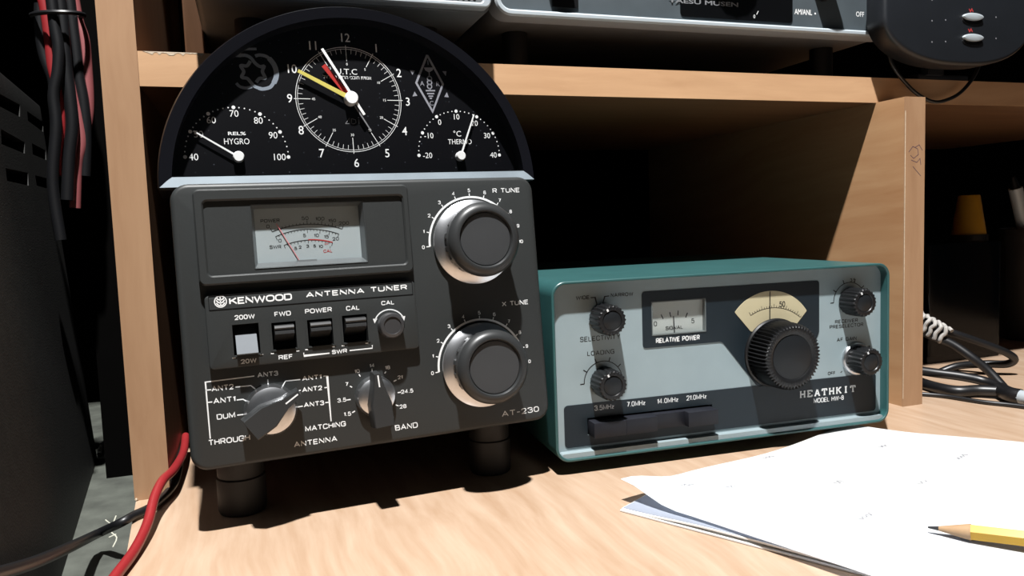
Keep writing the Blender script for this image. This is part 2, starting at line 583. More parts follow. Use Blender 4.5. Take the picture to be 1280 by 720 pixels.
# ------------------------------------------------------------------ desk with hutch
SZ, ST = 0.23073, 0.01867
XD, TD, PDV = 0.51076, 0.01858, 0.02726
desk = thing('desk_hutch', 'light beech desk with raised shelf and upright panels holding the radios', 'desk', Matrix.Translation((0, 0, 0)))
mb = MB()
a = zp(171, 625); b = zp(150, 738)
top = [(-0.0183, 0.36), (-0.0178, 0.0), (b.x, b.y), (b.x + 0.012, -0.44), (0.98, -0.44), (0.98, 0.36)]
lo = mb.loop([(x, y, -0.018) for x, y in top]); hi = mb.loop([(x, y, 0.0) for x, y in top])
mb.bridge(lo, hi); mb.cap(hi); mb.cap(lo, True)
bmesh.ops.recalc_face_normals(mb.bm, faces=mb.bm.faces)
mb.build('desktop', M_desk, desk)
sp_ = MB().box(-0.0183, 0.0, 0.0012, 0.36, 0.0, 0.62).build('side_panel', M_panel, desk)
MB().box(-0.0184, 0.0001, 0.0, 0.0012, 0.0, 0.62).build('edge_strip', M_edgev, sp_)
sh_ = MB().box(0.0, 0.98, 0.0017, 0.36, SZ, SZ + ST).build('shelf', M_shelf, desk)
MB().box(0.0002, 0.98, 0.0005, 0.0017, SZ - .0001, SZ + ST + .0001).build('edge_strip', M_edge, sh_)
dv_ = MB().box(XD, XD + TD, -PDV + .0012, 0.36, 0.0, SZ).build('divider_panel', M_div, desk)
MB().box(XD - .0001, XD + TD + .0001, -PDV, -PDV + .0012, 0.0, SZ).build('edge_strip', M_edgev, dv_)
MB().box(0.0, 0.98, 0.352, 0.36, 0.0, SZ).build('back_board', M_back, desk)
MB().box(0.0, 0.98, 0.352, 0.36, SZ + ST, 0.62).build('back_board', M_back, desk)
MB().box(-0.62, 0.98, 0.0, 0.36, 0.6201, 0.64, 0.0006).build('lamp_block_board', M_shelf, desk)  # unseen board added to keep the lamp off the back wall
MB().box(-0.0530, -0.0188, 0.118, 0.36, -0.0188, 0.60).build('gap_shade_board', M_back, desk)  # added dark board standing in for the shade deep in the gap

def chips(parent, p0, p1, n, w, mm, name):
    rnd = random.Random(5)
    m = MB()
    for i in range(n):
        t0 = rnd.uniform(0, .96); t1 = min(1, t0 + rnd.uniform(.01, .05))
        a, b_ = Vector(p0).lerp(Vector(p1), t0), Vector(p0).lerp(Vector(p1), t1)
        m.tube([a, a.lerp(b_, .5) + Vector((0, -.0001, -.0004)), b_], rnd.uniform(.4, 1) * w, 6, 2)
    m.build(name, mm, parent)
M_chip = mat('raw_chipboard', srgb(226, 206, 180, .6), .8, var=.2, scale=900)
_r = random.Random(3)
_zt = SZ + ST + .0001
MB().fill([(.003, _zt), *[(.004 + .0012 * i, _zt - _r.choice((.0004, .0007, .0012, .0018)) * (1 if i % 7 else .5)) for i in range(25)], (.034, _zt)], .0005, .00012).build('chipped_edge', M_chip, sh_)
MB().tube([(XD, -PDV + .0001, .006 + .0165 * i) for i in range(14)], .00022, 6, 2).build('worn_corner', M_chip, dv_)
chips(sp_, (-.0183, -.0003, .0012), (.0, -.0003, .0012), 5, .0009, M_chip, 'chipped_edge')
def DVp(x, y): p = yp(x, y, -PDV); return (p.x, p.z)
m = MB()
for pts in ([(1136, 190), (1141, 183), (1147, 186), (1148, 193), (1142, 198), (1138, 194)], [(1139, 200), (1146, 203), (1150, 198), (1151, 206)], [(1144, 184), (1149, 181), (1153, 188)], [(1141, 208), (1146, 214), (1151, 220)]):
    m.stroke([DVp(*p) for p in pts], .0004, -PDV, .00006)
m.build('pen_scribble', mat('purple_ink', srgb(96, 70, 90), .6), dv_)

# grey surface the desk stands beside
wt_ = tag(MB().box(-0.62, -0.019, -0.44, 0.40, -0.05, -0.019).build('worktop', M_grey),
    'grey scuffed worktop between black vented box and desk edge', 'worktop')

m = MB()
for pts in ([(132, 650), (140, 655), (145, 645)], [(140, 655), (138, 664), (146, 672), (141, 684)], [(136, 672), (145, 668)]):
    m.tube([zp(x, y, -.0190) for x, y in pts], .0004, 6, 3)
m.build('paint_scuff', mat('pale_scuff', srgb(200, 200, 184, .7), .8), wt_)

# ------------------------------------------------------------------ antenna tuner
RK = Matrix.Rotation(0.05271154, 3, 'Z') @ Matrix.Rotation(-0.08689882, 3, 'X') @ Matrix.Rotation(-0.00979382, 3, 'Y')
SC = 1.095
KO = CAM + SC * (Vector((0.02163628, -0.11004082, 0.04409492)) - CAM)
K = Face(KO, RK)
KW, KH = 0.1905, 0.1396
tun = thing('antenna_tuner', 'dark grey antenna tuner with two big knobs and a meter, under the half-round clock', 'radio equipment', K.M)
MB().prism(rr(0.0015, KW - 0.0015, 0.001, KH - 0.001, 0.007), 0.016, 0.20, 0.0, 0.003).build('case', M_kcase, tun)
fp = MB().prism(rr(0, KW, 0, KH, 0.0085, 8), 0.0, 0.02, 0.0022, seg=3).build('front_panel', M_kface, tun)
P = 0.0
# meter bezel: raised frame, sunk field, window, scale card
Z5 = lambda off: Zoom(K, 250, 240, 4.571, off)
H1 = 0.0055
q = Z5(H1)
bu0, bv1 = q(-48, 2); bu1, bv0 = q(1225, 458)
bl0 = q(10, 533)[1]
bez_o = rr(bu0, bu1, (bv0 + bl0) / 2, KH - 0.0036, 0.003)
r0, r1, r2, r3 = K.rect((253, 252), (502.5, 243.5), (509, 328.6), (261, 346), H1)
bez_i = rr(r0, r1, r2, r3, 0.002)
mbz = MB().frame(bez_o, bez_i, -H1, 0.001, 0.0, 0.0008)
bezel = mbz.build('meter_bezel', M_kface, tun)
w0, w1, w2, w3 = K.rect((313.4, 256.4), (452.4, 252), (460, 326.4), (319, 335.6), 0.004)
i0, i1, i2, i3 = w0 + 0.0016, w1 - 0.0016, w2 + 0.0026, w3 - 0.0014
MB().frame(rr(r0 - 0.0002, r1 + 0.0002, r2 - 0.0002, r3 + 0.0002, 0.002), rr(w0, w1, w2, w3, 0.0005), -0.0038, 0.0, 0.0).build('meter_surround', M_kface, tun)
mf = MB()
o_ = mf.loop([(u, -0.0041, v) for u, v in rr(w0 - .0003, w1 + .0003, w2 - .0003, w3 + .0003, 0.0005)])
i_ = mf.loop([(u, 0.0015, v) for u, v in rr(i0, i1, i2, i3, 0.0003)])
mf.bridge(o_, i_)
mf.build('meter_trim', mat('grey_metal_trim', srgb(150, 156, 158), 0.3, 0.6), tun)
cut(fp, [(w0 - .0006, w1 + .0006, -0.003, 0.0065, w2 - .0006, w3 + .0006)])
dial = MB().box(w0 - .0005, w1 + .0005, 0.0016, 0.0055, w2 - .0005, w3 + .0005).build('meter_card', M_card, tun)
Y = 0.0016
q = Z5(-0.0016)
mp = MB(); mr = MB()
def circ3(a, b, c):
    ax, ay, bx, by, cx, cy = *a, *b, *c
    d = 2 * (ax * (by - cy) + bx * (cy - ay) + cx * (ay - by))
    ux = ((ax * ax + ay * ay) * (by - cy) + (bx * bx + by * by) * (cy - ay) + (cx * cx + cy * cy) * (ay - by)) / d
    uy = ((ax * ax + ay * ay) * (cx - bx) + (bx * bx + by * by) * (ax - cx) + (cx * cx + cy * cy) * (bx - ax)) / d
    return (ux, uy), math.hypot(ax - ux, ay - uy)
def ang(c, p): return math.degrees(math.atan2(p[1] - c[1], p[0] - c[0]))
def scale(m, p0, p1, p2, w, y, ticks, tlen, long=(), lmul=1.6, tw=None):
    c, r = circ3(p0, p1, p2)
    a0, a1 = ang(c, p0), ang(c, p2)
    m.arc(c, r, a0, a1, w, y, 24)
    for i in range(ticks + 1):
        a = R(a0 + (a1 - a0) * i / ticks)
        L = tlen * (lmul if i in long else 1)
        m.stroke([(c[0] + r * math.cos(a), c[1] + r * math.sin(a)), (c[0] + (r + L) * math.cos(a), c[1] + (r + L) * math.sin(a))], tw or w * .7, y)
    return c, r, a0, a1
scale(mp, q(412, 228), q(600, 185), q(812, 212), 0.0004, Y, 20, 0.0009, (0, 10, 14, 17, 20), 2.2)
scale(mp, q(432, 255), q(610, 213), q(793, 240), 0.0004, Y, 20, -0.0009, (0, 10, 14, 17, 20), 2.2)
c, r, a0, a1 = scale(mp, q(480, 305), q(615, 275), q(757, 290), 0.0004, Y, 14, -0.0009, (0, 4, 7, 14), 1.8)
mr.arc(c, r + 0.0002, a0 + (a1 - a0) * .5, a1, 0.0006, Y - 0.00004)
for t, x, y, h in (('50', 600, 150, 20), ('100', 685, 153, 20), ('150', 755, 163, 18), ('200', 822, 178, 20), ('0', 388, 197, 20), ('0', 457, 278, 20), ('5', 597, 248, 19), ('10', 665, 248, 19), ('15', 722, 255, 19), ('20', 775, 267, 19), ('.5', 543, 322, 17), ('2', 572, 315, 17), ('3', 615, 309, 17), ('5', 655, 308, 17), ('10', 690, 311, 17), ('?', 744, 316, 13)):
    (mp.text(t, Y, center=q(x, y), cap=h / 4.571 / 2370, sx=1.15) if t == '?' else stext(mp, t, Y, center=q(x, y), cap=h / 4.571 / 2370, sx=1.25, w=.00028))
stext(mp, 'POWER', Y, left=q(346, 174), right=q(456, 174), cap=.0018, w=.0003)
stext(mp, 'SWR', Y, left=q(398, 326), right=q(465, 322), cap=.0018, w=.0003)
stext(mr, 'CAL', Y, left=q(706, 347), right=q(757, 345), cap=.0016, w=.0003)
mr.text('200', Y, center=q(722, 296), cap=.001)
mp.build('scale_print', M_blackprint, dial)
mr.build('red_print', M_redprint, dial)
qn = Z5(-0.0006)
MB().stroke([qn(578, 406), qn(505, 290), qn(436, 180)], 0.00035, 0.0012, 0.0002).build('needle', mat('pale_red_needle', srgb(214, 130, 135, .8), 0.5), dial)
pv = q(600, 412)
MB().box(pv[0] - .004, pv[0] + .006, 0.0004, 0.0015, w2 + 0.001, w2 + 0.0030).build('needle_cover', mat('grey_card_shade', srgb(150, 156, 158), .5), dial)
MB().box(w0 + .0003, w1 - .0003, -0.0040, -0.0037, w2 + .0003, w3 - .0003).build('meter_window', M_glass, tun)

# name strip and switch plate
SWO = 0.0045
Z6 = lambda off: Zoom(K, 250, 360, 3.2714, off)
z2 = Zoom(K, 200, 215, 2.56, SWO)
su0 = (z2(150, 400)[0] + z2(150, 630)[0]) / 2
su1 = (z2(812, 372)[0] + z2(836, 560)[0]) / 2
sv0 = (z2(152, 637)[1] + z2(835, 562)[1]) / 2
sv1 = (z2(150, 400)[1] + z2(808, 347)[1]) / 2
plate = MB().prism(rr(su0, su1, sv0, sv1, 0.0022), -SWO, 0.001, 0.0006).build('switch_plate', M_kface, tun)
s = K.rect((258.1, 371.6), (515.2, 350.4), (516, 367.2), (258.7, 389.7), SWO)
MB().frame(rr(s[0] + .0008, s[1], s[2], s[3], 0.0004, 2), rr(s[0] + .0011, s[1] - .0003, s[2] + .0003, s[3] - .0003, 0.0003, 2), -SWO - 0.0002, -SWO + 0.0002, -SWO + 0.0002).build('name_strip_border', M_black, tun)
sw_px = [((289.7, 405.9), (323, 403.7), (326, 443), (293, 444)), ((338.7, 404), (369, 401), (372, 435), (341.7, 438)),
         ((383.6, 399.7), (415, 398), (417.5, 431), (386, 433)), ((427, 395), (458, 392), (461, 426), (430, 429))]
rects = [K.rect(*pp, SWO) for pp in sw_px]
cut(plate, [(r[0], r[1], -SWO - 0.004, 0.0055, r[2], r[3]) for r in rects])
cut(fp, [(r[0], r[1], -0.003, 0.0055, r[2], r[3]) for r in rects])
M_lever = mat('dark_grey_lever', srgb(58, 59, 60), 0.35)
M_leverlit = mat('lit_lever_grey', srgb(132, 138, 144), 0.6, spec=0.15)  # same lever grey made lighter for the light on its sloping face
for k, r in enumerate(rects):
    sw = MB().box(r[0] - .0001, r[1] + .0001, 0.0052, 0.012, r[2] - .0001, r[3] + .0001).build('toggle_switch', M_black, tun)
    MB().frame(rr(r[0] - .0009, r[1] + .0009, r[2] - .0006, r[3] + .0009, .0004, 2), rr(r[0], r[1], r[2], r[3], .0002, 2), -SWO - .0004, -SWO + .0003, -SWO + .0003).build('switch_rim', M_kface, sw)
    x0, x1 = r[0] + .0012, r[1] - .0012
    h = r[3] - r[2]
    m = MB()
    if k == 0:   # pressed to its lower position: a sloping face
        prof = [(0.005, r[3] - .0012), (-SWO + .002, r[3] - h * .34), (-SWO - 0.0040, r[2] + h * .06), (-SWO - 0.0030, r[2] + h * .02), (0.005, r[2] + h * .05)]
    else:        # in its upper position: a ridged ledge
        prof = [(0.005, r[3] - .0006), (-SWO - .001, r[3] - h * .1), (-SWO - 0.0035, r[3] - h * .12), (-SWO - 0.0040, r[3] - h * .2), (-SWO - 0.0030, r[3] - h * .3), (-SWO - 0.0042, r[3] - h * .33), (-SWO - 0.0044, r[3] - h * .42), (-SWO - 0.0030, r[3] - h * .47), (0.003, r[2] + h * .25), (0.005, r[2] + h * .2)]
    A = m.loop([(x0, y, z) for y, z in prof]); B = m.loop([(x1, y, z) for y, z in prof])
    m.bridge(A, B); m.cap(A); m.cap(B, True)
    bmesh.ops.recalc_face_normals(m.bm, faces=m.bm.faces)
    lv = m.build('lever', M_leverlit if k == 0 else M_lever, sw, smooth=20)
    if k == 0: lv['label'] = 'lever pushed down, its lit face coloured lighter'
# calibration knob
q = Z6(0.001); cc = Z6(SWO)(776, 152)
ck = MB().lathe((cc[0], -SWO, cc[1]), [(0.0066, 0), (0.0066, 0.006), (0.0060, 0.0068), (0.0046, 0.0070), (0.0044, 0.0064), (0.0043, 0.0064)], 40).build('calibration_knob', mat('gunmetal_knob', srgb(120, 120, 122), .32, .7), tun)
# big tuning knobs
def flute(t, k, n=18):
    return 1.0
def big_knob(c):
    base = MB().lathe((c[0], 0, c[1]), [(0.0226, 0.0), (0.0226, 0.0008), (0.0233, 0.0014), (0.0232, 0.0022), (0.0188, 0.0052), (0.0160, 0.0052)], 72).build('tuning_knob_skirt', M_alu, tun)
    def md(t, k):
        if k in (1, 2, 3, 4):
            return 1.0 - 0.085 * (1 if math.cos(16 * t) > 0.0 else 0)
        return 1.0
    kb = MB().lathe((c[0], 0, c[1]), [(0.0165, 0.0050), (0.0178, 0.0053), (0.0186, 0.0060), (0.0187, 0.0085), (0.0187, 0.0108), (0.0190, 0.0113), (0.0192, 0.0148), (0.0199, 0.0172), (0.0197, 0.0190), (0.0182, 0.0210), (0.0160, 0.0222), (0.0150, 0.0220), (0.0144, 0.0210), (0.0143, 0.0200), (0.0140, 0.0200)], 144, md).build('tuning_knob', M_knob, tun)
    MB().lathe((c[0], 0, c[1]), [(0.0141, 0.0190), (0.0141, 0.0202), (0.0138, 0.0205)], 64).build('cap', mat('grey_knob_cap', srgb(72, 74, 76), .42), kb)
    kb['label'] = 'large fluted tuning knob'
CR = K.at(591.5, 302.5); CX = K.at(602.5, 455.5)
big_knob(CR); big_knob(CX)
# bar knobs
def bar_knob(name, c, a, sk, fl):
    kb = MB().lathe((c[0], 0, c[1]), [(sk, 0.0), (sk, 0.001), (sk * .9, 0.0045), (sk * .70, 0.0055)], 56).build(name + '_skirt', M_alu, tun)
    T, W1, W2, TP = fl
    ca, sa = math.cos(a), math.sin(a)
    rot = lambda x, y: (c[0] + x * ca - y * sa, c[1] + x * sa + y * ca)
    base = [(-T, -W1), (-T * .2, -W1 * 1.04), (TP * .45, -W2 * 1.9), (TP, -W2), (TP, W2), (TP * .45, W2 * 1.9), (-T * .2, W1 * 1.04), (-T, W1)]
    m = MB()
    L = []
    for off, kx in ((0.0045, 1.0), (0.0125, .97), (0.0150, .93), (0.0156, .84)):
        L.append(m.loop([(*rot(x * (kx if kx > .9 else .95), y * kx),)[:1] + (-off,) + (*rot(x * (kx if kx > .9 else .95), y * kx),)[1:] for x, y in base]))
    m.cap(L[0], True); [m.bridge(x, y) for x, y in zip(L, L[1:])]; m.cap(L[-1])
    k2 = m.build(name, M_knob, tun, smooth=30)
    MB().stroke([rot(TP * .45, 0), rot(TP * .9, 0)], 0.0007, -0.0156, 0.00015).build('pointer_line', M_white, k2)
CA = Z6(0)(290, 497); CB = Z6(0)(716, 440)
bar_knob('antenna_selector', CA, R(33), 0.0128, (0.0135, 0.0062, 0.0016, 0.0160))
bar_knob('band_selector', CB, R(94), 0.0106, (0.0150, 0.0054, 0.0016, 0.0135))

# lettering on the tuner
q = Z6(SWO); Y = -SWO
m = MB()
kp = lambda x, y: K.at(x, y, SWO)
stext(m, 'KENWOOD', Y, left=kp(286.7, 381.2), right=kp(365.2, 374.7), cap=0.0034, w=.00072, gap=.22)
stext(m, 'ANTENNA', Y, left=kp(382.6, 372.4), right=kp(455.6, 366.3), cap=0.0027, w=.00058)
stext(m, 'TUNER', Y, left=kp(463.2, 365.5), right=kp(509, 361.8), cap=0.0027, w=.00058)
lc = kp(275.6, 377)
lr = 0.0027
m.arc(lc, lr, 0, 360, 0.0005, Y, 32)
m.stroke([(lc[0], lc[1] - lr), (lc[0], lc[1] + lr)], 0.0005, Y)
for sgn in (-1, 1):
    for dz in (-0.0016, -0.0002, 0.0012):
        m.stroke([(lc[0], lc[1] + dz - .0006), (lc[0] + sgn * 0.0012, lc[1] + dz), (lc[0] + sgn * 0.0019, lc[1] + dz + 0.0010)], 0.0006, Y)
m.build('name_lettering', M_white, tun)
m = MB()
for t, a, b, h in (('200W', (142, 131), (225, 125), 18), ('20W', (168, 311), (232, 304), 17), ('FWD', (305, 117), (372, 112), 18), ('REF', (322, 294), (380, 288), 17), ('POWER', (430, 104), (540, 98), 18), ('CAL', (598, 93), (653, 89), 18), ('CAL', (742, 71), (795, 67), 17), ('SWR', (540, 271), (602, 264), 16)):
    stext(m, t, Y, left=q(*a), right=q(*b), cap=h / 3.2714 / 2330, w=.00044)
LW = 0.00055
lvl = lambda a, b: ((a[0], (a[1] + b[1]) / 2), (b[0], (a[1] + b[1]) / 2))
a, b = q(425, 275), q(530, 269); a, b = lvl(a, b); m.stroke([(a[0], a[1] + .0016), a, b], LW, Y)
a, b = q(612, 259), q(705, 246); vv = (q(425, 275)[1] + q(705, 246)[1]) / 2; m.stroke([(a[0], b[1]), b, (b[0], b[1] + .0016)], LW, Y)
for x, y in ((139, 286), (252, 272), (296, 268), (400, 257), (436, 252), (545, 240), (585, 236), (682, 226)):
    c = q(x, y); m.stroke([(c[0] - .0007, c[1]), (c[0] + .0007, c[1])], LW, Y)
ar = 0.0082
m.arc(cc, ar, 25, 155, 0.0006, Y, 20)
for sg, an in ((-1, 155), (1, 25)):
    p = (cc[0] + ar * math.cos(R(an)), cc[1] + ar * math.sin(R(an)))
    m.fill([(p[0] - .0012, p[1] + .0006), (p[0] + .0012, p[1] + .0006), (p[0] + sg * .0004, p[1] - .0018)], Y)
m.build('switch_lettering', M_white, tun)
m = MB()
q = Z6(0); Y = 0.0
for t, a, b, h in (('ANT3', (235, 365), (320, 359), 18), ('ANT1', (418, 379), (497, 373), 18), ('ANT2', (418, 425), (500, 419), 18), ('ANT3', (425, 487), (508, 480), 18), ('ANT2', (48, 423), (138, 415), 20), ('ANT1', (55, 473), (145, 465), 20), ('DUM', (69, 537), (145, 531), 20), ('THROUGH', (35, 642), (206, 625), 21), ('MATCHING', (431, 586), (597, 566), 20), ('ANTENNA', (385, 650), (562, 627), 20), ('BAND', (799, 583), (891, 571), 22)):
    stext(m, t, Y, left=q(*a), right=q(*b), cap=h / 3.2714 / 2300, w=.00046)
for t, x, y, h in (('14', 703, 317, 15), ('10', 642, 340, 15), ('18', 767, 325, 15), ('7', 600, 393, 15), ('21', 818, 365, 15), ('3.5', 580, 458, 16), ('24.5', 847, 422, 16), ('1.5', 603, 515, 16), ('28', 830, 484, 16)):
    stext(m, t, Y, center=q(x, y), cap=h / 3.2714 / 2330, sx=1.2, w=.00036)
for pts in ([(222, 360), (22, 385), (42, 616)], [(22, 418), (46, 416)], [(30, 468), (50, 466)], [(145, 405), (208, 399), (228, 415)], [(150, 458), (176, 455), (188, 462)], [(152, 520), (178, 517)], [(277, 374), (279, 398)], [(410, 374), (350, 380), (336, 404)], [(412, 418), (398, 422), (386, 432)], [(420, 483), (397, 487)], [(505, 361), (520, 359), (536, 545)], [(509, 408), (524, 406)], [(512, 469), (528, 467)],
            [(703, 330), (704, 342)], [(650, 353), (656, 362)], [(760, 341), (755, 350)], [(613, 401), (622, 406)], [(792, 382), (803, 376)], [(600, 458), (616, 456)], [(808, 428), (822, 426)], [(622, 510), (634, 503)], [(800, 478), (812, 482)]):
    m.stroke([q(*p) for p in pts], LW, Y)
m.build('selector_lettering', M_white, tun)
m = MB()
z7 = Zoom(K, 520, 225, 4.235, 0); z8 = Zoom(K, 420, 375, 3.893, 0)
stext(MB(), 'R TUNE', Y, left=z7(406, 70), right=z7(549, 64), cap=0.0026, w=.00044).build('tuning_lettering', M_white, tun)
stext(MB(), 'X TUNE', Y, left=z8(808, 30), right=z8(936, 21), cap=0.0026, w=.00044).build('tuning_lettering', M_white, tun)
stext(MB(), 'AT-230', Y, left=z8(808, 566), right=z8(988, 545), cap=0.0031, w=.00044).build('model_lettering', M_white, tun)
RA = 0.0250
for c, z, nums, aend in ((CR, z7, (('0', 28, 357), ('1', 38, 272), ('2', 67, 187), ('3', 123, 118), ('4', 197, 72), ('5', 280, 57), ('6', 363, 67), ('7', 443, 107), ('8', 503, 165), ('9', 552, 238), ('10', 574, 325)), 7),
                   (CX, z8, (('0', 465, 357), ('1', 473, 273), ('2', 500, 200), ('3', 552, 130), ('4', 620, 85), ('5', 697, 65), ('6', 770, 70), ('7', 843, 100), ('8', 900, 152), ('9', 938, 220), ('0', 963, 297)), 10)):
    an = []; m = MB()
    for t, x, y in nums:
        p = z(x, y)
        an.append(ang(c, p) if ang(c, p) > -90 else ang(c, p) + 360)
        rr_ = 0.0287
        stext(m, t, Y, center=(c[0] + rr_ * math.cos(R(an[-1])), c[1] + rr_ * math.sin(R(an[-1]))), cap=0.0020, sx=1.05, w=.00034)
    m.arc(c, RA, an[0], an[-1], 0.0011, Y, 48)
    for a in an:
        m.stroke([(c[0] + RA * math.cos(R(a)), c[1] + RA * math.sin(R(a))), (c[0] + (RA + .0020) * math.cos(R(a)), c[1] + (RA + .0020) * math.sin(R(a)))], .0005, Y)
    m.build('tuning_scale', M_white, tun)
# feet (upright on the desk) and side screw
KI = K.M.inverted()
def foot_at(w, zt, r, two):
    bot = 0.0003
    mid = bot + (zt - bot) * .58
    pr = [(r * .94, bot), (r, bot + .002), (r, mid - .0006), (r * .93, mid), (r * .96, mid + .0006), (r * .96, zt)] if two else [(r * .94, bot), (r, bot + .002), (r, zt)]
    MB().lathe((w[0], w[1], 0), pr, 32, None, 'Z').build('foot', M_rubber, tun, M=KI)
fl_ = zp(305, 641); fr_ = zp(614, 592)
for p in (zp(300, 648), zp(618, 596)):
    w = Vector((p.x + .0015, p.y + .0125, 0)); l = K.M @ Vector((KI @ w).x * Vector((1, 0, 0)) + Vector((0, (KI @ w).y, 0))); foot_at(w, l.z + 0.003, 0.0125, True)
for u in (0.030, 0.160):
    w = K.M @ Vector((u, 0.185, 0)); foot_at(w, w.z + 0.003, 0.010, False)
for z in (0.099, 0.065):
    MB().tube([(0.0012, 0.045, z), (-0.0008, 0.045, z)], 0.0026, 14, 0).build('case_screw', M_alu, tun)

# ------------------------------------------------------------------ half-round clock on the tuner
CO = Face(K.M @ Vector((0, 0.012, KH)), RK)
clk = thing('clock', 'black half-round desk clock with hygrometer and thermometer, on top of the tuner', 'clock', CO.M)
cu0 = CO.at(197, 234)[0]; cu1 = CO.at(669, 223)[0]
CM, CRAD = (cu0 + cu1) / 2, (cu1 - cu0) / 2
CHT = 0.0960
N = 72
def half(r, v0=0.0, kz=None):
    kz = kz or 1.0
    pts = []
    a0 = math.asin(min(1, v0 / (r * kz))) if v0 else 0
    for i in range(N + 1):
        a = a0 + (PI - 2 * a0) * i / N
        pts.append((CM + r * math.cos(a), r * kz * math.sin(a)))
    return pts
kz = CHT / CRAD
outer = half(CRAD, 0.0, kz)
inner_r = CRAD - 0.0066
STRIP = 0.0058
inner = half(inner_r, STRIP, kz)
DEP = 0.040
rim = MB()
o0 = rim.loop([(u, 0.0018, v) for u, v in outer])
f0 = rim.loop([(CM + (u - CM) * .992, 0.0, max(v * .992, 0.0003)) for u, v in outer])
i0_ = rim.loop([(u, 0.0008, v) for u, v in inner])
i1_ = rim.loop([(u, 0.0125, v) for u, v in inner])
o1 = rim.loop([(u, DEP, v) for u, v in outer])
rim.bridge(o0, f0); 
for i in range(N): rim.bm.faces.new((f0[i], f0[i + 1], i0_[i + 1], i0_[i]))
rim.bridge(i0_, i1_)
rim.bridge(o1, o0)
rim.cap(o1); rim.cap(i1_)
bmesh.ops.recalc_face_normals(rim.bm, faces=rim.bm.faces)
rim.build('rim', M_clockrim, clk, smooth=35)
# silver lower strip, sloping up to the dial
m = MB()
A = [(cu0 + .0006, 0.0), (cu1 - .0006, 0.0)]
iv = inner
L = m.loop([(CM - CRAD * .992, -0.0004, 0.0), (CM + CRAD * .992, -0.0004, 0.0), (inner[0][0], 0.0012, STRIP), (inner[-1][0], 0.0012, STRIP)])
m.bm.faces.new((L[0], L[1], L[2], L[3]))
L2 = m.loop([(CM - CRAD * .992, 0.008, 0.0), (CM + CRAD * .992, 0.008, 0.0), (inner[0][0], 0.0120, STRIP), (inner[-1][0], 0.0120, STRIP)])
m.bridge(L2, L); m.cap(L2)
bmesh.ops.recalc_face_normals(m.bm, faces=m.bm.faces)
m.build('silver_strip', mat('dull_silver_strip', srgb(170, 184, 194, .42), .45, .1, spec=.3), clk)
FY = 0.0110
Z3 = lambda off: Zoom(CO, 360, 30, 3.789, -off)
ZA = lambda off: Zoom(CO, 220, 30, 3.79, -off)
ZB = lambda off: Zoom(CO, 490, 40, 4.0, -off)
mdl = bpy.data.materials.new('dusty_black_dial')
mdl.use_nodes = True
nt = mdl.node_tree; bs = nt.nodes['Principled BSDF']
tc = nt.nodes.new('ShaderNodeTexCoord'); vo = nt.nodes.new('ShaderNodeTexVoronoi'); vo.inputs['Scale'].default_value = 260
nt.links.new(tc.outputs['Object'], vo.inputs['Vector'])
vr = nt.nodes.new('ShaderNodeValToRGB'); vr.color_ramp.elements[0].position = 0.04; vr.color_ramp.elements[0].color = (.04, .045, .055, 1); vr.color_ramp.elements[1].position = 0.11; vr.color_ramp.elements[1].color = (.0008, .0009, .0018, 1)
nt.links.new(vo.outputs['Distance'], vr.inputs['Fac']); nt.links.new(vr.outputs['Color'], bs.inputs['Base Color'])
bs.inputs['Roughness'].default_value = .4; bs.inputs['Specular IOR Level'].default_value = .2
MB().prism(inset(inner, -0.0006), FY, FY + .0008).build('dial', mdl, clk)
q = Z3(FY); m = MB(); Y = FY
DC = q(292, 358); DR = (q(540, 358)[0] - q(43, 356)[0]) / 2
m.arc(DC, DR, 0, 360, 0.00028, Y, 90); m.arc(DC, DR - .0010, 0, 360, 0.0002, Y, 90)
for i in range(60):
    a = R(90 - 6 * i); L = 0.0036 if i % 5 else 0.0078
    m.stroke([(DC[0] + (DR - (0.001 if i % 5 else -.001)) * math.cos(a), DC[1] + (DR - (.001 if i % 5 else -.001)) * math.sin(a)), (DC[0] + (DR - L) * math.cos(a), DC[1] + (DR - L) * math.sin(a))], 0.0002 if i % 5 else .00032, Y)
m.build('minute_track', M_white, clk); m = MB()
for t, x, y in (('12', 272, 65), ('1', 417, 115), ('2', 525, 232), ('3', 567, 368), ('4', 552, 507), ('5', 470, 612), ('6', 325, 658), ('7', 160, 612), ('8', 62, 503), ('9', 8, 352), ('10', 20, 212), ('11', 117, 102)):
    m.text(t, Y, center=q(x, y), cap=0.0047, sx=0.92, bold=0.004)
m.build('hour_numerals', M_white, clk); m = MB()
for i, t in enumerate(('0', '5', '10', '15', '20', '25', '30', '35', '40', '45', '50', '55')):
    a = R(90 - 30 * i)
    m.text(t, Y, center=(DC[0] + .0196 * math.cos(a), DC[1] + .0196 * math.sin(a)), cap=0.0014)
m.build('minute_numerals', M_white, clk); m = MB()
m.text('U.T.C', Y, left=q(228, 240), right=q(328, 238), cap=0.0031)
heb = '\u05d0\u05d2\u05d5\u05d3\u05ea \u05d7\u05d5\u05d1\u05d1\u05d9 \u05d4\u05e8\u05d3\u05d9\u05d5 \u05d1\u05d9\u05e9\u05e8\u05d0\u05dc'
m.text(heb[::-1], Y, left=q(166, 262), right=q(394, 260), cap=0.0021)
m.build('dial_lettering', M_white, clk); m = MB()
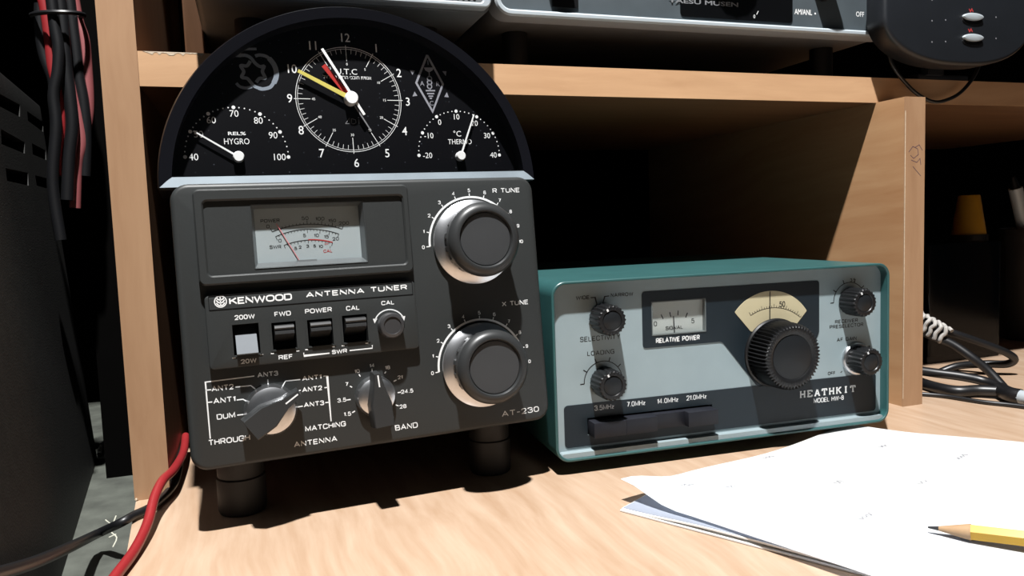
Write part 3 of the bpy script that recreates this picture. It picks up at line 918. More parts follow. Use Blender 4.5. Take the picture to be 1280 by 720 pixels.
# maker's mark: triangle, D and dotted i
for x0 in (0,):
    a, b = q(272, 472), q(342, 470)
    w = b[0] - a[0]; z = a[1]
    m.stroke([(a[0], z), (a[0] + w * .3, z + .0030), (a[0] + w * .3, z), (a[0], z)], .0003, Y)
    m.stroke([(a[0] + w * .42, z), (a[0] + w * .42, z + .0028), (a[0] + w * .7, z + .0022), (a[0] + w * .72, z + .0006), (a[0] + w * .62, z), (a[0] + w * .42, z)], .0003, Y)
    m.stroke([(a[0] + w * .92, z), (a[0] + w * .92, z + .0024)], .0004, Y); m.dot((a[0] + w * .92, z + .0034), .00035, Y)
m.build('maker_mark', M_dimwhite, clk)
q = ZA(FY); m = MB()
for t, x, y in (('40', 83, 630), ('50', 107, 522), ('60', 167, 455), ('70', 275, 424), ('80', 390, 457), ('90', 460, 527), ('100', 492, 630)):
    m.text(t, Y, center=q(x, y), cap=0.0035, sx=.95)
HD = [q(x, y) for x, y in ((43, 630), (68, 510), (151, 423), (272, 395), (397, 428), (490, 513), (533, 630))]
q2 = ZB(FY)
TDs = [q2(x, y) for x, y in ((135, 617), (155, 506), (223, 424), (320, 396), (422, 427), (502, 508), (537, 615))]
def dots(D, m):
    c, r = circ3(D[0], D[3], D[6])
    as_ = [ang(c, p) for p in D]
    as_ = [a + 360 if a < -90 else a for a in as_]
    for i in range(6):
        for k in range(5):
            a = R(as_[i] + (as_[i + 1] - as_[i]) * k / 5)
            m.dot((c[0] + r * math.cos(a), c[1] + r * math.sin(a)), .00095 if k == 0 else .00035, Y, 12)
    m.dot(D[6], .00095, Y, 12)
dots(HD, m)
m.text('REL%', Y, left=q(247, 528), right=q(331, 526), cap=0.0018, bold=.02)
m.text('HYGRO', Y, left=q(229, 571), right=q(349, 569), cap=0.0031)
m.build('hygrometer_scale', M_white, clk); m = MB(); dots(TDs, m)
for t, x, y in (('-20', 178, 617), ('-10', 184, 518), ('0', 238, 451), ('10', 323, 424), ('20', 412, 456), ('30', 475, 518), ('40', 507, 615)):
    m.text(t, Y, center=q2(x, y), cap=0.0032, sx=.95)
m.text('\u00b0C', Y, center=q2(326, 508), cap=0.0034)
m.text('THERMO', Y, left=q2(281, 562), right=q2(399, 560), cap=0.0029)
m.build('thermometer_scale', M_white, clk)
# anniversary emblem: a 5 and a 0 whose strokes form a star
m = MB(); q = Zoom(CO, 280, 45, 9.0, -FY)
def spl(pts, k=6):
    P = [Vector(p) for p in pts]; Q = []
    for i in range(len(P) - 1):
        p0, p1, p2, p3 = P[max(i - 1, 0)], P[i], P[i + 1], P[min(i + 2, len(P) - 1)]
        for j in range(k):
            t = j / k
            Q.append(0.5 * ((2 * p1) + (p2 - p0) * t + (2 * p0 - 5 * p1 + 4 * p2 - p3) * t * t + (3 * p1 - p0 - 3 * p2 + p3) * t ** 3))
    return [tuple(v) for v in Q + [P[-1]]]
def stk(pts, w, dy=0): m.stroke([q(*p) for p in pts], w, Y - dy)
stk([(365, 146), (130, 150)], .0013)
stk([(158, 140), (160, 238)], .0027, .00001)
stk(spl([(150, 220), (240, 218), (300, 245), (345, 300), (385, 335)]), .0017, .00002)
stk(spl([(370, 325), (410, 345), (450, 342), (432, 400), (462, 472), (400, 478), (362, 522)]), .0017, .00003)
stk(spl([(296, 282), (258, 335), (190, 335), (222, 400), (200, 462), (262, 478), (300, 520), (350, 570), (430, 595)]), .0017)
stk(spl([(350, 226), (400, 214), (470, 228), (520, 262)]), .0017, .00001)
stk(spl([(505, 250), (560, 318), (588, 400), (585, 470), (560, 530)]), .0026, .00002)
stk(spl([(570, 505), (520, 575), (430, 597), (385, 585)]), .0018, .00003)
stk(spl([(138, 530), (180, 570), (250, 585), (315, 570)]), .0015)
m.build('anniversary_emblem', mat('steel_blue_print', srgb(150, 162, 176), .5), clk)
m = MB(); q = Zoom(CO, 505, 55, 7.2, -FY)
m.stroke([q(208, 100), q(350, 360), q(258, 608), q(110, 350), q(208, 100), q(230, 140)], .0012, Y)
for t, x, y in (('I', 215, 168), ('A', 163, 355), ('R', 306, 360), ('C', 248, 533)): m.text(t, Y, center=q(x, y), cap=.0026)
m.fill([q(180, 212), q(266, 212), q(258, 236), q(225, 256), q(192, 238)], Y)
m.stroke([q(226, 254), q(228, 295)], .0005, Y)
for y in (312, 346, 382):
    c = q(230, y); m.arc(c, .0013, 0, 360, .0006, Y, 16)
for x0, x1, y in ((195, 280, 420), (208, 272, 447), (220, 262, 470), (230, 252, 489)): m.stroke([q(x0, y), q(x1, y)], .0008, Y)
m.stroke([q(232, 395), q(238, 420)], .0006, Y)
for tri in (((52, 236), (98, 240), (76, 278)), ((345, 245), (382, 246), (376, 288)), ((95, 428), (76, 472), (121, 466)), ((385, 434), (403, 480), (362, 476))):
    m.fill([q(*p) for p in tri], Y)
m.build('club_badge', mat('silver_print', srgb(170, 172, 182), .5), clk)
# hands
HY = FY - .0035
q = Z3(HY)
HC = q(300, 352)
def hand(name, tip, tail, w0_, w1_, y, mm, label=None):
    d = (Vector(tip) - Vector(tail)).normalized(); nn = Vector((-d.y, d.x))
    a, b = Vector(tail), Vector(tip)
    o = MB().fill([tuple(a + nn * w0_), tuple(b + nn * w1_), tuple(b - nn * w1_), tuple(a - nn * w0_)], y, .0004).build(name, mm, clk)
    if label: o['label'] = label
q = Z3(FY - .002); hand('hour_hand', q(168, 195), HC, .0013, .0013, FY - .0018, M_red, 'red hour hand')
q = Z3(FY - .003); hand('minute_hand', q(47, 221), HC, .0013, .0009, FY - .0028, M_yel, 'yellow minute hand')
q = Z3(FY - .004); hand('second_hand', q(161, 117), q(362, 430), .0007, .0007, FY - .0038, M_white, 'white second hand')
q = Z3(FY - .001); hand('thin_grey_line', q(388, 498), HC, .0004, .0003, FY - .0009, M_dimwhite, 'thin grey line out from the hub')  # thin grey line from the hub towards lower right
MB().lathe((HC[0], FY, HC[1]), [(.0036, 0), (.0036, .0050), (.0032, .0056)], 32).build('hub', M_white, clk)
q = ZA(FY - .003); hc = q(297, 628); hand('hygrometer_needle', q(82, 505), hc, .0005, .00035, FY - .002, M_white)
MB().lathe((hc[0], FY, hc[1]), [(.0028, 0), (.0028, .0034), (.0024, .0040)], 28).build('needle_hub', M_white, clk)
q = ZB(FY - .003); hc = q(346, 619); hand('thermometer_needle', q(412, 411), hc, .0005, .00035, FY - .002, M_white)
MB().lathe((hc[0], FY, hc[1]), [(.0027, 0), (.0027, .0034), (.0023, .0040)], 28).build('needle_hub', M_white, clk)
MB().prism(inset(inner, 0.0002), 0.0014, 0.0018).build('cover_pane', clear('clock_pane', gloss=.05), clk)

# ------------------------------------------------------------------ transceiver
RH = Matrix.Rotation(-0.05004531, 3, 'Z') @ Matrix.Rotation(-0.00161066, 3, 'X')
Hf = Face((0.21264859, -0.06454594, 0.00829605), RH)
HW, HH = 0.235, 0.1059
trx = thing('transceiver', 'small teal transceiver with pale front panel, right of the tuner on the desk', 'radio equipment', Hf.M)
REC = 0.0065
mb = MB()
oo = rr(0, HW, 0, HH, 0.0085, 8); ii = rr(0.0016, HW - 0.0016, 0.0016, HH - 0.0016, 0.0072, 8)
mb.frame(oo, ii, 0.0, 0.212, REC + .004, 0.0004)
mb.build('case', M_teal, trx)
MB().prism(rr(0.0016, HW - 0.0016, 0.0016, HH - 0.0016, 0.0072, 8), 0.205, 0.2121).build('rear_panel', M_teal, trx)
ep = MB().prism(rr(0.0015, HW - 0.0015, 0.0015, HH - 0.0015, 0.0070, 8), REC, REC + .006).build('front_panel', M_hface, trx)
# narrow bright strip along the foot of the panel (turned edge)
MB().prism(rr(0.004, HW - 0.004, 0.0017, 0.0046, 0.0012, 3), 0.0012, REC).build('lower_trim', M_hface, trx)
ZH = lambda off: Zoom(Hf, 670, 320, 2.6674, -off)
q = ZH(REC)
DT = 0.0004
Y = REC - DT
def round_poly(pts, r, n=4):
    out = []
    for i in range(len(pts)):
        p0, p, p1 = Vector(pts[i - 1]), Vector(pts[i]), Vector(pts[(i + 1) % len(pts)])
        a = p + (p0 - p).normalized() * r; b = p + (p1 - p).normalized() * r
        for k in range(n + 1):
            t = k / n
            out.append(tuple(a * (1 - t) ** 2 + p * 2 * t * (1 - t) + b * t * t))
    return out
# dark upper field holding meter and dial
TL = q(352, 118); TR = q(943, 83); L2_ = q(356, 305); D1 = q(620, 288)
vt = (TL[1] + TR[1]) / 2; vb = (L2_[1] + D1[1]) / 2
Bt = q(738, 436)
KC = q(793, 318)
field = round_poly([(TL[0], vb), (D1[0], vb), (Bt[0], Bt[1]), (q(912, 412)[0], Bt[1]), q(926, 290), q(943, 256), (TR[0], vt), (TL[0], vt)], 0.0022)
fo = MB().prism(field, Y, REC + .0005).build('dial_field', M_navy, trx)
lb = [q(92, 500), q(1133, 390), q(1130, 515), q(97, 641)]
band = rr((lb[0][0] + lb[3][0]) / 2, (lb[1][0] + lb[2][0]) / 2, (lb[2][1] + lb[3][1]) / 2, (lb[0][1] + lb[1][1]) / 2, 0.0024)
bo = MB().prism(band, Y, REC + .0005).build('lower_field', M_navy, trx)
# meter
wm = Hf.rect((670 + 383 / 2.6674, 320 + 152 / 2.6674), (670 + 563 / 2.6674, 320 + 141 / 2.6674), (670 + 567 / 2.6674, 320 + 251 / 2.6674), (670 + 385 / 2.6674, 320 + 267 / 2.6674), -REC)
hole = (wm[0], wm[1], REC - .003, REC + .012, wm[2], wm[3])
for o in (fo, ep): cut(o, [hole])
MY = REC + .0026
mc = MB().box(wm[0] - .001, wm[1] + .001, MY, MY + .0042, wm[2] - .001, wm[3] + .001).build('meter_card', mat('pale_meter_card', srgb(206, 214, 210, .62), .6, var=.02), trx)
MB().frame(rr(wm[0], wm[1], wm[2], wm[3], .0003, 2), rr(wm[0] + .0006, wm[1] - .0006, wm[2] + .0006, wm[3] - .0006, .0003, 2), REC - .0007, REC + .001, REC + .0026).build('meter_rim', mat('grey_meter_rim', srgb(120, 128, 128), .35), trx)
q = ZH(MY)
m = MB()
for a, b in (((417, 195), (424, 210)), ((446, 187), (449, 203)), ((474, 182), (473, 198)), ((505, 189), (499, 205))): m.stroke([q(*a), q(*b)], .0006, MY)
stext(m, '0', MY, center=q(398, 226), cap=.0030, w=.0004); stext(m, '5', MY, center=q(523, 216), cap=.0030, w=.0004)
stext(m, 'SIGNAL', MY, left=q(432, 247), right=q(490, 243), cap=.0023, w=.0004)
m.build('scale_print', M_blackprint, mc)
MB().stroke([q(456, 200), q(460, 262)], .0005, MY - .0008, .0003).build('needle', M_blackprint, mc)
MB().box(wm[0] + .0005, wm[1] - .0005, REC - .0004, REC - .0001, wm[2] + .0005, wm[3] - .0005).build('meter_window', M_glass, trx)
# dial window: fan-shaped cream card
q = ZH(Y)
fl, ft, fr2 = q(662, 188), q(780, 116), q(902, 182)
c, r = circ3(fl, ft, fr2)
a0, a1 = ang(c, fr2), ang(c, fl)
lo_l, lo_r = q(716, 252), q(858, 240)
pts = [(c[0] + r * math.cos(R(a0 + (a1 - a0) * i / 24)), c[1] + r * math.sin(R(a0 + (a1 - a0) * i / 24))) for i in range(25)]
pts = [lo_r] + pts + [lo_l]
dw = MB().prism(round_poly(pts, 0.0006, 2), Y - .0003, Y + .0002).build('dial_card', M_cream, trx)
m = MB(); YD = Y - .0003
p0, p1, p2 = q(715, 198), q(790, 172), q(880, 204)
scale(m, p0, p1, p2, .0003, YD, 22, .0012, (0, 5, 10, 15, 20), 1.9, .00028)
stext(m, '50', YD, center=q(820, 160), cap=.0036, sx=.75, w=.0005)
m.stroke([q(779, 118), q(778, 222)], .0007, YD - .0001)
m.build('dial_print', M_blackprint, dw)
# knobs
def ribbed(n, d):
    return lambda t, k: 1.0 - (d * (0.5 - 0.5 * math.cos(n * t)) ** 0.7)
def knob(name, c, r, h, n, y, cap_r, lbl=None, flange=None, skirt=False):
    if skirt: MB().lathe((c[0], y, c[1]), [(r * 1.2, 0), (r * 1.2, .0012), (r * 1.12, .0022), (r * .9, .0026)], 48).build(name + '_skirt', M_alu, trx)
    rib = ribbed(n, .09)
    cnt = n * 6
    fn = lambda t, k: rib(t, k) if 1 <= k <= 4 else 1.0
    m = MB()
    if flange: m.lathe((c[0], y, c[1]), [(flange, 0), (flange, .0012), (flange * .96, .002)], 64)
    m.lathe((c[0], y, c[1]), [(r * .93, .0004), (r, .001), (r, h * .55), (r * .985, h * .9), (r * .95, h * .98), (r * .86, h), (cap_r * 1.08, h * 1.0), (cap_r * 1.02, h * .965), (cap_r, h * .955)], cnt, fn)
    kb = m.build(name, M_hknob, trx)
    MB().lathe((c[0], y, c[1]), [(cap_r, h * .93), (cap_r, h * .965), (cap_r * .96, h * .975)], 48).build('cap', mat('dark_glossy_cap', srgb(40, 43, 46), .35, spec=0.25), kb)
    return kb
q = ZH(REC)
knob('main_tuning_knob', q(795, 322), 0.0212, 0.0185, 54, Y, 0.0138, flange=0.0222)
KP = {}
for nm, p, sk in (('selectivity_knob', (222, 207), False), ('loading_knob', (225, 418), False), ('preselector_knob', (1045, 150), False), ('gain_knob', (1066, 342), True)):
    KP[nm] = q(*p)
    kb = knob(nm, q(*p), 0.0092, 0.0145, 22, REC, 0.0056, skirt=sk)
    d = Vector((math.cos(R(115)), math.sin(R(115))))
    cc_ = q(*p)
    MB().stroke([(cc_[0] + d.x * .0060, cc_[1] + d.y * .0060), (cc_[0] + d.x * .0076, cc_[1] + d.y * .0076)], .0011, REC - .0145, .00015).build('pointer_mark', M_white, kb)
# push buttons in a dark slot
q = ZH(Y)
sb = Hf.rect((734, 522.7), (889.5, 505.4), (891, 524), (735, 546), -Y)
for o in (bo, ep): cut(o, [(sb[0], sb[1], REC - .003, REC + .012, sb[2], sb[3])])
MB().box(sb[0] - .001, sb[1] + .001, REC + .0055, REC + .007, sb[2] - .001, sb[3] + .001).build('button_slot', M_black, trx)
bw = (sb[1] - sb[0] - .0016) / 4
for k in range(4):
    x0 = sb[0] + .0008 + bw * k
    pro = (0.0092, 0.0090, 0.0046, 0.0092)[k]
    b_ = MB().box(x0, x0 + bw - .0001, REC - pro, REC + .006, sb[2] + .0002, sb[3] - .0012, .0003).build('push_button', mat('slate_black_plastic', srgb(40, 42, 50), .45, spec=.25), trx)
    if k == 2: b_['label'] = 'pressed-in push button'
# lettering
q = ZH(REC); Yp = REC
m = MB()
for t, a, b, h in (('WIDE', (133, 147), (178, 143), .0023), ('NARROW', (249, 138), (324, 132), .0023), ('SELECTIVITY', (147, 287), (281, 276), .0030), ('LOADING', (171, 333), (261, 326), .0028), ('RECEIVER', (997, 226), (1073, 219), .0024), ('PRESELECTOR', (979, 243), (1091, 234), .0024), ('AF GAIN', (1003, 286), (1069, 280), .0025), ('OFF', (973, 397), (998, 395), .0022)):
    stext(MB(), t, Yp, left=q(*a), right=q(*b), cap=h, w=.00042, gap=.36).build('control_lettering', M_blackprint, trx)
stext(m, '3.5', Yp, center=q(1056, 80), cap=.0022, w=.0004); m.build('preselector_numeral', M_blackprint, trx); m = MB()
stext(m, '7.0', Yp, center=q(1098, 113), cap=.0022, w=.0004); m.build('preselector_numeral', M_blackprint, trx); m = MB()
stext(m, '+8', Yp, center=q(1108, 303), cap=.0020, w=.0004)
m.build('gain_numeral', M_blackprint, trx)
for pts in ([(182, 139), (197, 138), (205, 170)], [(244, 133), (229, 135), (220, 168)]): MB().stroke([q(*p) for p in pts], .0006, Yp).build('leader_line', M_blackprint, trx)
for c, p in ((KP['loading_knob'], (165, 420)), (KP['preselector_knob'], (987, 157))):
    e = q(*p); r = .0123; m = MB()
    m.arc(c, r, 10, 182, .0005, Yp, 30)
    for a in (182, 148, 110, 72, 40): m.stroke([(c[0] + r * math.cos(R(a)), c[1] + r * math.sin(R(a))), (c[0] + (r + .0026) * math.cos(R(a)), c[1] + (r + .0026) * math.sin(R(a)))], .0006, Yp)
    m.build('control_scale', M_blackprint, trx)
c = KP['gain_knob']
for a in (100, 215): MB().stroke([(c[0] + .0130 * math.cos(R(a)), c[1] + .0130 * math.sin(R(a))), (c[0] + .0146 * math.cos(R(a)), c[1] + .0146 * math.sin(R(a)))], .0005, Yp).build('gain_tick', M_blackprint, trx)
m = MB(); q = ZH(Y)
stext(m, 'RELATIVE POWER', Y, left=q(400, 290), right=q(546, 280), cap=.0031, w=.0006, gap=.36)
m.build('meter_lettering', M_white, trx); m = MB()
for t, a, b in (('3.5MHz', (195, 516), (260, 509)), ('7.0MHz', (303, 503), (364, 497)), ('14.0MHz', (404, 493), (474, 486)), ('21.0MHz', (502, 482), (568, 475))): stext(m, t, Y, left=q(*a), right=q(*b), cap=.0031, w=.00042)
m.build('band_lettering', M_white, trx); m = MB()
stext(m, 'MODEL HW-8', Y, left=q(926, 490), right=q(1026, 480), cap=.0031, w=.00044)
# slab-serif maker's name drawn letter by letter
l_, r_ = q(880, 472), q(1071, 452)
hb = (l_[1] + r_[1]) / 2
hc_ = 0.0042; nw = (r_[0] - l_[0]) / 8; lwid = nw * .74
def st(x, z, *pts): m.stroke([(x + p[0] * lwid, z + p[1] * hc_) for p in pts], .00095, Y)
def serif(x, z, cx, cz, w=.16): m.stroke([(x + (cx - w) * lwid, z + cz * hc_), (x + (cx + w) * lwid, z + cz * hc_)], .0006, Y - .00001)
for i, ch in enumerate('HEATHKIT'):
    x = l_[0] + nw * i
    if ch == 'H':
        for cx in (.15, .85): st(x, hb, (cx, 0), (cx, 1)); serif(x, hb, cx, .04); serif(x, hb, cx, .96)
        st(x, hb, (.15, .5), (.85, .5))
    elif ch == 'E':
        st(x, hb, (.18, 0), (.18, 1)); serif(x, hb, .12, .04); serif(x, hb, .12, .96)
        for z in (.04, .5, .96): st(x, hb, (.1, z), (.85 if z != .5 else .6, z))
        st(x, hb, (.88, 0), (.88, .28)); st(x, hb, (.88, .72), (.88, 1))
    elif ch == 'A':
        st(x, hb, (.12, 0), (.48, 1)); st(x, hb, (.88, 0), (.52, 1)); st(x, hb, (.26, .34), (.74, .34)); serif(x, hb, .12, .04); serif(x, hb, .88, .04)
    elif ch == 'T':
        st(x, hb, (.5, 0), (.5, 1)); serif(x, hb, .5, .04, .2); st(x, hb, (.05, .95), (.95, .95)); st(x, hb, (.08, .68), (.08, 1)); st(x, hb, (.92, .68), (.92, 1))
    elif ch == 'K':
        st(x, hb, (.15, 0), (.15, 1)); serif(x, hb, .15, .04); serif(x, hb, .15, .96); st(x, hb, (.2, .42), (.82, .96)); st(x, hb, (.42, .6), (.85, .04)); serif(x, hb, .82, .96); serif(x, hb, .86, .04)
    elif ch == 'I':
        st(x, hb, (.5, 0), (.5, 1)); serif(x, hb, .5, .04, .22); serif(x, hb, .5, .96, .22)
m.build('maker_lettering', M_white, trx)
for u, v in ((0.02, 0.03), (HW - .02, 0.03), (0.02, 0.185), (HW - .02, 0.185)):
    MB().lathe((u, v, -0.0081), [(.0062, 0), (.007, .001), (.007, .0095)], 24, None, 'Z').build('foot', M_rubber, trx)

# ------------------------------------------------------------------ radios on the shelf
ST_TOP = SZ + ST
# silver-trimmed radio, right
RY = 0.006
pl, pr_ = yp(616, 4, RY), yp(1095, 33, RY)
rz = 0.2805
rx0, rx1 = pl.x, 0.533
RR = Face((rx0, RY, rz), Matrix.Rotation(0, 3, 'Z'))
rad = thing('radio', 'wide silver-trimmed grey radio on the shelf above the teal transceiver', 'radio equipment', RR.M)
RW, RHt = rx1 - rx0, 0.115
MB().prism(rr(.002, RW - .002, .001, RHt - .001, .010), .006, .22, 0, .002).build('case', M_radiocase, rad)
MB().frame(rr(0, RW, 0, RHt, .011), rr(.0042, RW - .0042, .0042, RHt - .0042, .007), -.004, .012, .006, .0012).build('silver_frame', M_silver, rad)
MB().prism(rr(.003, RW - .003, .003, RHt - .003, .007), .0015, .008).build('front_panel', mat('slate_grey_panel', srgb(92, 102, 108), .45), rad)
qr = lambda x, y: RR.at(x, y, -.0015)
x0, x1 = qr(850, 5)[0], qr(990, 10)[0]
MB().prism(rr(x0, x1, .0075, RHt - .02, .003), .0008, .003).build('dark_field', mat('black_glass_panel', srgb(14, 15, 17), .25), rad)
x2, x3 = qr(690, 0)[0], qr(722, 0)[0]
MB().prism(rr(x2, x3, .0085, .016, .001), .0004, .003).build('switch_recess', M_black, rad)
m = MB()
a, b = qr(884, 5), qr(922, 6)
nm = b[0] - a[0]
m.text('YAESU MUSEN', .0008, left=(b[0] - nm * 2.25, .0163), right=(b[0], .0163), cap=.0030, bold=.02)
m.build('maker_lettering', M_dimwhite, rad); m = MB()  # greyed print carries the shadow over the maker's name
m.text('0', .0008, center=(qr(942, 10)[0], .0105), cap=.0026)
m.stroke([(qr(945, 7)[0], .012), (qr(947, 3)[0], .0145)], .0005, .0008)
m.build('dial_lettering', M_white, rad); m = MB()
a, b = qr(993, 17.5), qr(1015, 19.5)
m.text('AM/ANL', .0015, left=a, right=b, cap=.0040, bold=.02)
m.dot(qr(1019, 17), .0007, .0015)
m.build('switch_lettering', M_white, rad); m = MB()
a, b = qr(1070, 20.5), qr(1080, 21.5)
m.text('OFF', .0015, left=a, right=b, cap=.0038, bold=.01)
m.build('switch_lettering', M_white, rad)
for px, h, r in ((1028, .034, .0095), (905, .060, .020), (694, .036, .0085)):
    c = (qr(px, 5)[0], h)
    MB().lathe((c[0], .0015, c[1]), [(r, 0), (r, .012), (r * .9, .016), (r * .7, .016)], 36, ribbed(24, .05)).build('knob', M_hknob, rad)
for u in (.03, RW - .03):
    MB().lathe((u, .045, ST_TOP - rz + .0002), [(.0085, 0), (.009, .001), (.009, rz - ST_TOP + .002)], 28, None, 'Z').build('foot', M_rubber, rad)
for u in (.03, RW - .03):
    MB().lathe((u, .19, ST_TOP - rz + .0002), [(.0085, 0), (.009, .001), (.009, rz - ST_TOP + .002)], 28, None, 'Z').build('foot', M_rubber, rad)

# grille loudspeaker, left
GY = -0.016
gx0 = 0.030
g1 = yp(612, 11, GY); gz = g1.z - .0005
GW = g1.x - gx0
GF = Face((gx0, GY, gz), Matrix.Rotation(0, 3, 'Z'))
spk = thing('speaker', 'silver-framed loudspeaker with perforated grille on the shelf above the clock', 'speaker', GF.M)
MB().prism(rr(.001, GW + .001, -.001, .098, .004), .004, .16, 0, .002).build('case', M_radiocase, spk)
MB().frame(rr(0, GW, 0, .097, .004), rr(.005, GW - .005, .0028, .092, .002), -.004, .008, .006, .0008).build('silver_frame', M_silver, spk)
mbg = MB()
nx = int((GW - .012) / .0034)
mg = mat('grille_metal', srgb(158, 162, 164), .4, .4)
grl = MB().box(.004, GW - .004, -.0020, .004, .0022, .0925).build('grille', mg, spk)
m = MB()
for j in range(4):
    for i in range(nx):
        m.dot((.008 + .0034 * i, .0046 + .0030 * j), .0010, -.0020, 8, .00005)
m.build('grille_holes', M_black, grl)
for u in (.03, GW - .03):
    for v in (.05, .14):
        MB().lathe((u, v, ST_TOP - gz + .0002), [(.008, 0), (.009, .001), (.009, gz - ST_TOP)], 24, None, 'Z').build('foot', M_rubber, spk)

# wooden block behind the clock, on the shelf
wl, wr = yp(231, 60, .07), yp(258, 60, .07)
tag(MB().box(wl.x, wr.x - .0008, .07, .24, ST_TOP + .0002, .40, .001).build('wooden_box', wood('shaded_brown_wood', srgb(120, 84, 58, .3), srgb(140, 100, 70, .3), rot=(0, R(90), 0))), 'narrow brown wooden box on the shelf, left of the grille loudspeaker', 'box')  # wood darkened; the loudspeaker's shade is in its colour

# black round-bottomed device at right on the shelf
DY = -0.026
dl, dr_, db = yp(1106, 20, DY), yp(1290, 20, DY), yp(1195, 81, DY)
DCX = (dl.x + dr_.x) / 2; DRX = (dr_.x - dl.x) / 2
dome = thing('control_box', 'black round-bottomed box with two silver oval buttons, right end of the shelf', 'electronic device', Matrix.Translation((DCX, DY, db.z)))
HZ = 0.105
out = []
for i in range(33):
    t = PI + PI * i / 32
    out.append((DRX * math.copysign(abs(math.cos(t)) ** .82, math.cos(t)), .032 - .032 * abs(math.sin(t))))
out += [(DRX, HZ * .6), (DRX * .93, HZ * .9), (DRX * .6, HZ), (-DRX * .6, HZ), (-DRX * .93, HZ * .9), (-DRX, HZ * .6)]
M_dome = mat('blue_black_plastic', srgb(36, 40, 46), .42, bump=.1)
MB().prism(out, 0.0, .020, .003, .003, seg=4).build('body', M_dome, dome, smooth=50)
DF = Face((DCX, DY, db.z), Matrix.Rotation(0, 3, 'Z'))
for x, y in ((1215, 21.5), (1215, 47.5)):
    c = DF.at(x, y)
    MB().prism([(c[0] + .0098 * math.cos(2 * PI * i / 28), c[1] - .0028 + .0024 * math.sin(2 * PI * i / 28)) for i in range(28)], -.0006, .003).build('button_recess', M_black, dome)
    bt = MB()
    bt.prism([(c[0] + .0098 * math.cos(2 * PI * i / 28), c[1] + .0028 * math.sin(2 * PI * i / 28)) for i in range(28)], -.0022, .003, .0008)
    o = bt.build('button', M_silver, dome); o['label'] = 'silver oval button'
for x, y in ((1165, 26), (1182, 25), (1245, 21.5), (1165, 52.5), (1182, 52), (1245, 48), (1165, 0)): MB().dot(DF.at(x, y), .0006, 0).build('indicator_dot', M_dimwhite, dome)
for x, y in ((1214, 13), (1213, 38)):
    c = DF.at(x, y)
    MB().stroke([(c[0] - .0022, c[1] + .001), (c[0] - .0008, c[1] - .001), (c[0] + .0006, c[1] + .001), (c[0] + .002, c[1] - .001)], .0009, 0).build('red_mark', M_redprint, dome)
bb = 0.0
st0 = ST_TOP + .0003 - db.z
MB().box(-.012, .040, .027, .075, st0, st0 + .004, .0008).box(-.006, .010, .0235, .030, st0 + .003, .030).build('stand', M_dome, dome)
c1 = [yp(1109, 58, -.004), yp(1116, 82, -.006), yp(1134, 106, -.007), yp(1152, 121, -.007), yp(1172, 127.5, -.006), yp(1196, 119, -.006), yp(1213, 102, -.006), yp(1223, 84, -.004), yp(1228, 66, -.003)]
tag(MB().tube(c1, .0014, 10).build('cable', M_cabk), 'thin black cable looping below the round-bottomed box at shelf edge', 'cable')

# ------------------------------------------------------------------ vented black box at left
bx = [zp(122, 572, -.0185), zp(77, 720, -.0185)]
far_b = Vector((bx[0].x, bx[0].y, -.0187))
dirb = (bx[0] - bx[1]); dirb.z = 0; dirb.normalize()
far_t = yp(50, 131, far_b.y)
near_t = hit(0, 93, far_t, Vector((1, -dirb.x / dirb.y, 0)).normalized())
upn = far_t - far_b
upn = (upn - dirb * upn.dot(dirb)).normalized()
side_n = dirb.cross(upn).normalized()      # points right, towards the desk
# local frame: x along the side (from near to far), z up it, y into the box
RB = Matrix((dirb, upn.cross(dirb), upn)).transposed()
L_ = 0.42
BF = Face(far_b - dirb * L_, RB)
tow = thing('computer_case', 'black vented metal case standing on the grey worktop at left', 'computer', BF.M)
ft_, nt_ = BF.Mi @ far_t, BF.Mi @ near_t
ntz = ft_.z + (nt_.z - ft_.z) / (nt_.x - ft_.x) * (0 - ft_.x)
ntz = max(ft_.z * .95, min(ntz, ft_.z * 1.35))
mb = MB()
mb.prism([(0, 0), (L_, 0), (ft_.x, ft_.z), (0, ntz)], 0.0, .20, .002)
tb = mb.build('shell', M_tower, tow)
for v in tb.data.vertices:
    w = BF.M @ v.co
    if w.z < -.0165: w.z = -.0187; v.co = BF.Mi @ w
slots = []
for (x0, y0, x1, y1, x2, y2, x3, y3) in ((-6, 114, 25, 131, 25, 146, -6, 130), (34, 139, 54, 153, 54, 165, 35, 151), (1, 161, 31, 178, 31, 192, 2, 180), (40, 179, 57, 188, 58, 200, 41, 193), (7, 210, 35, 216, 36, 232, 9, 226), (44, 219, 63, 224, 64, 237, 46, 232)):
    P4 = [BF.at(*p) for p in ((x0, y0), (x1, y1), (x2, y2), (x3, y3))]
    if sum(P4[i - 1][0] * P4[i][1] - P4[i][0] * P4[i - 1][1] for i in range(4)) < 0: P4 = P4[::-1]
    slots.append([P4, -.01, .03])
cut(tb, slots)

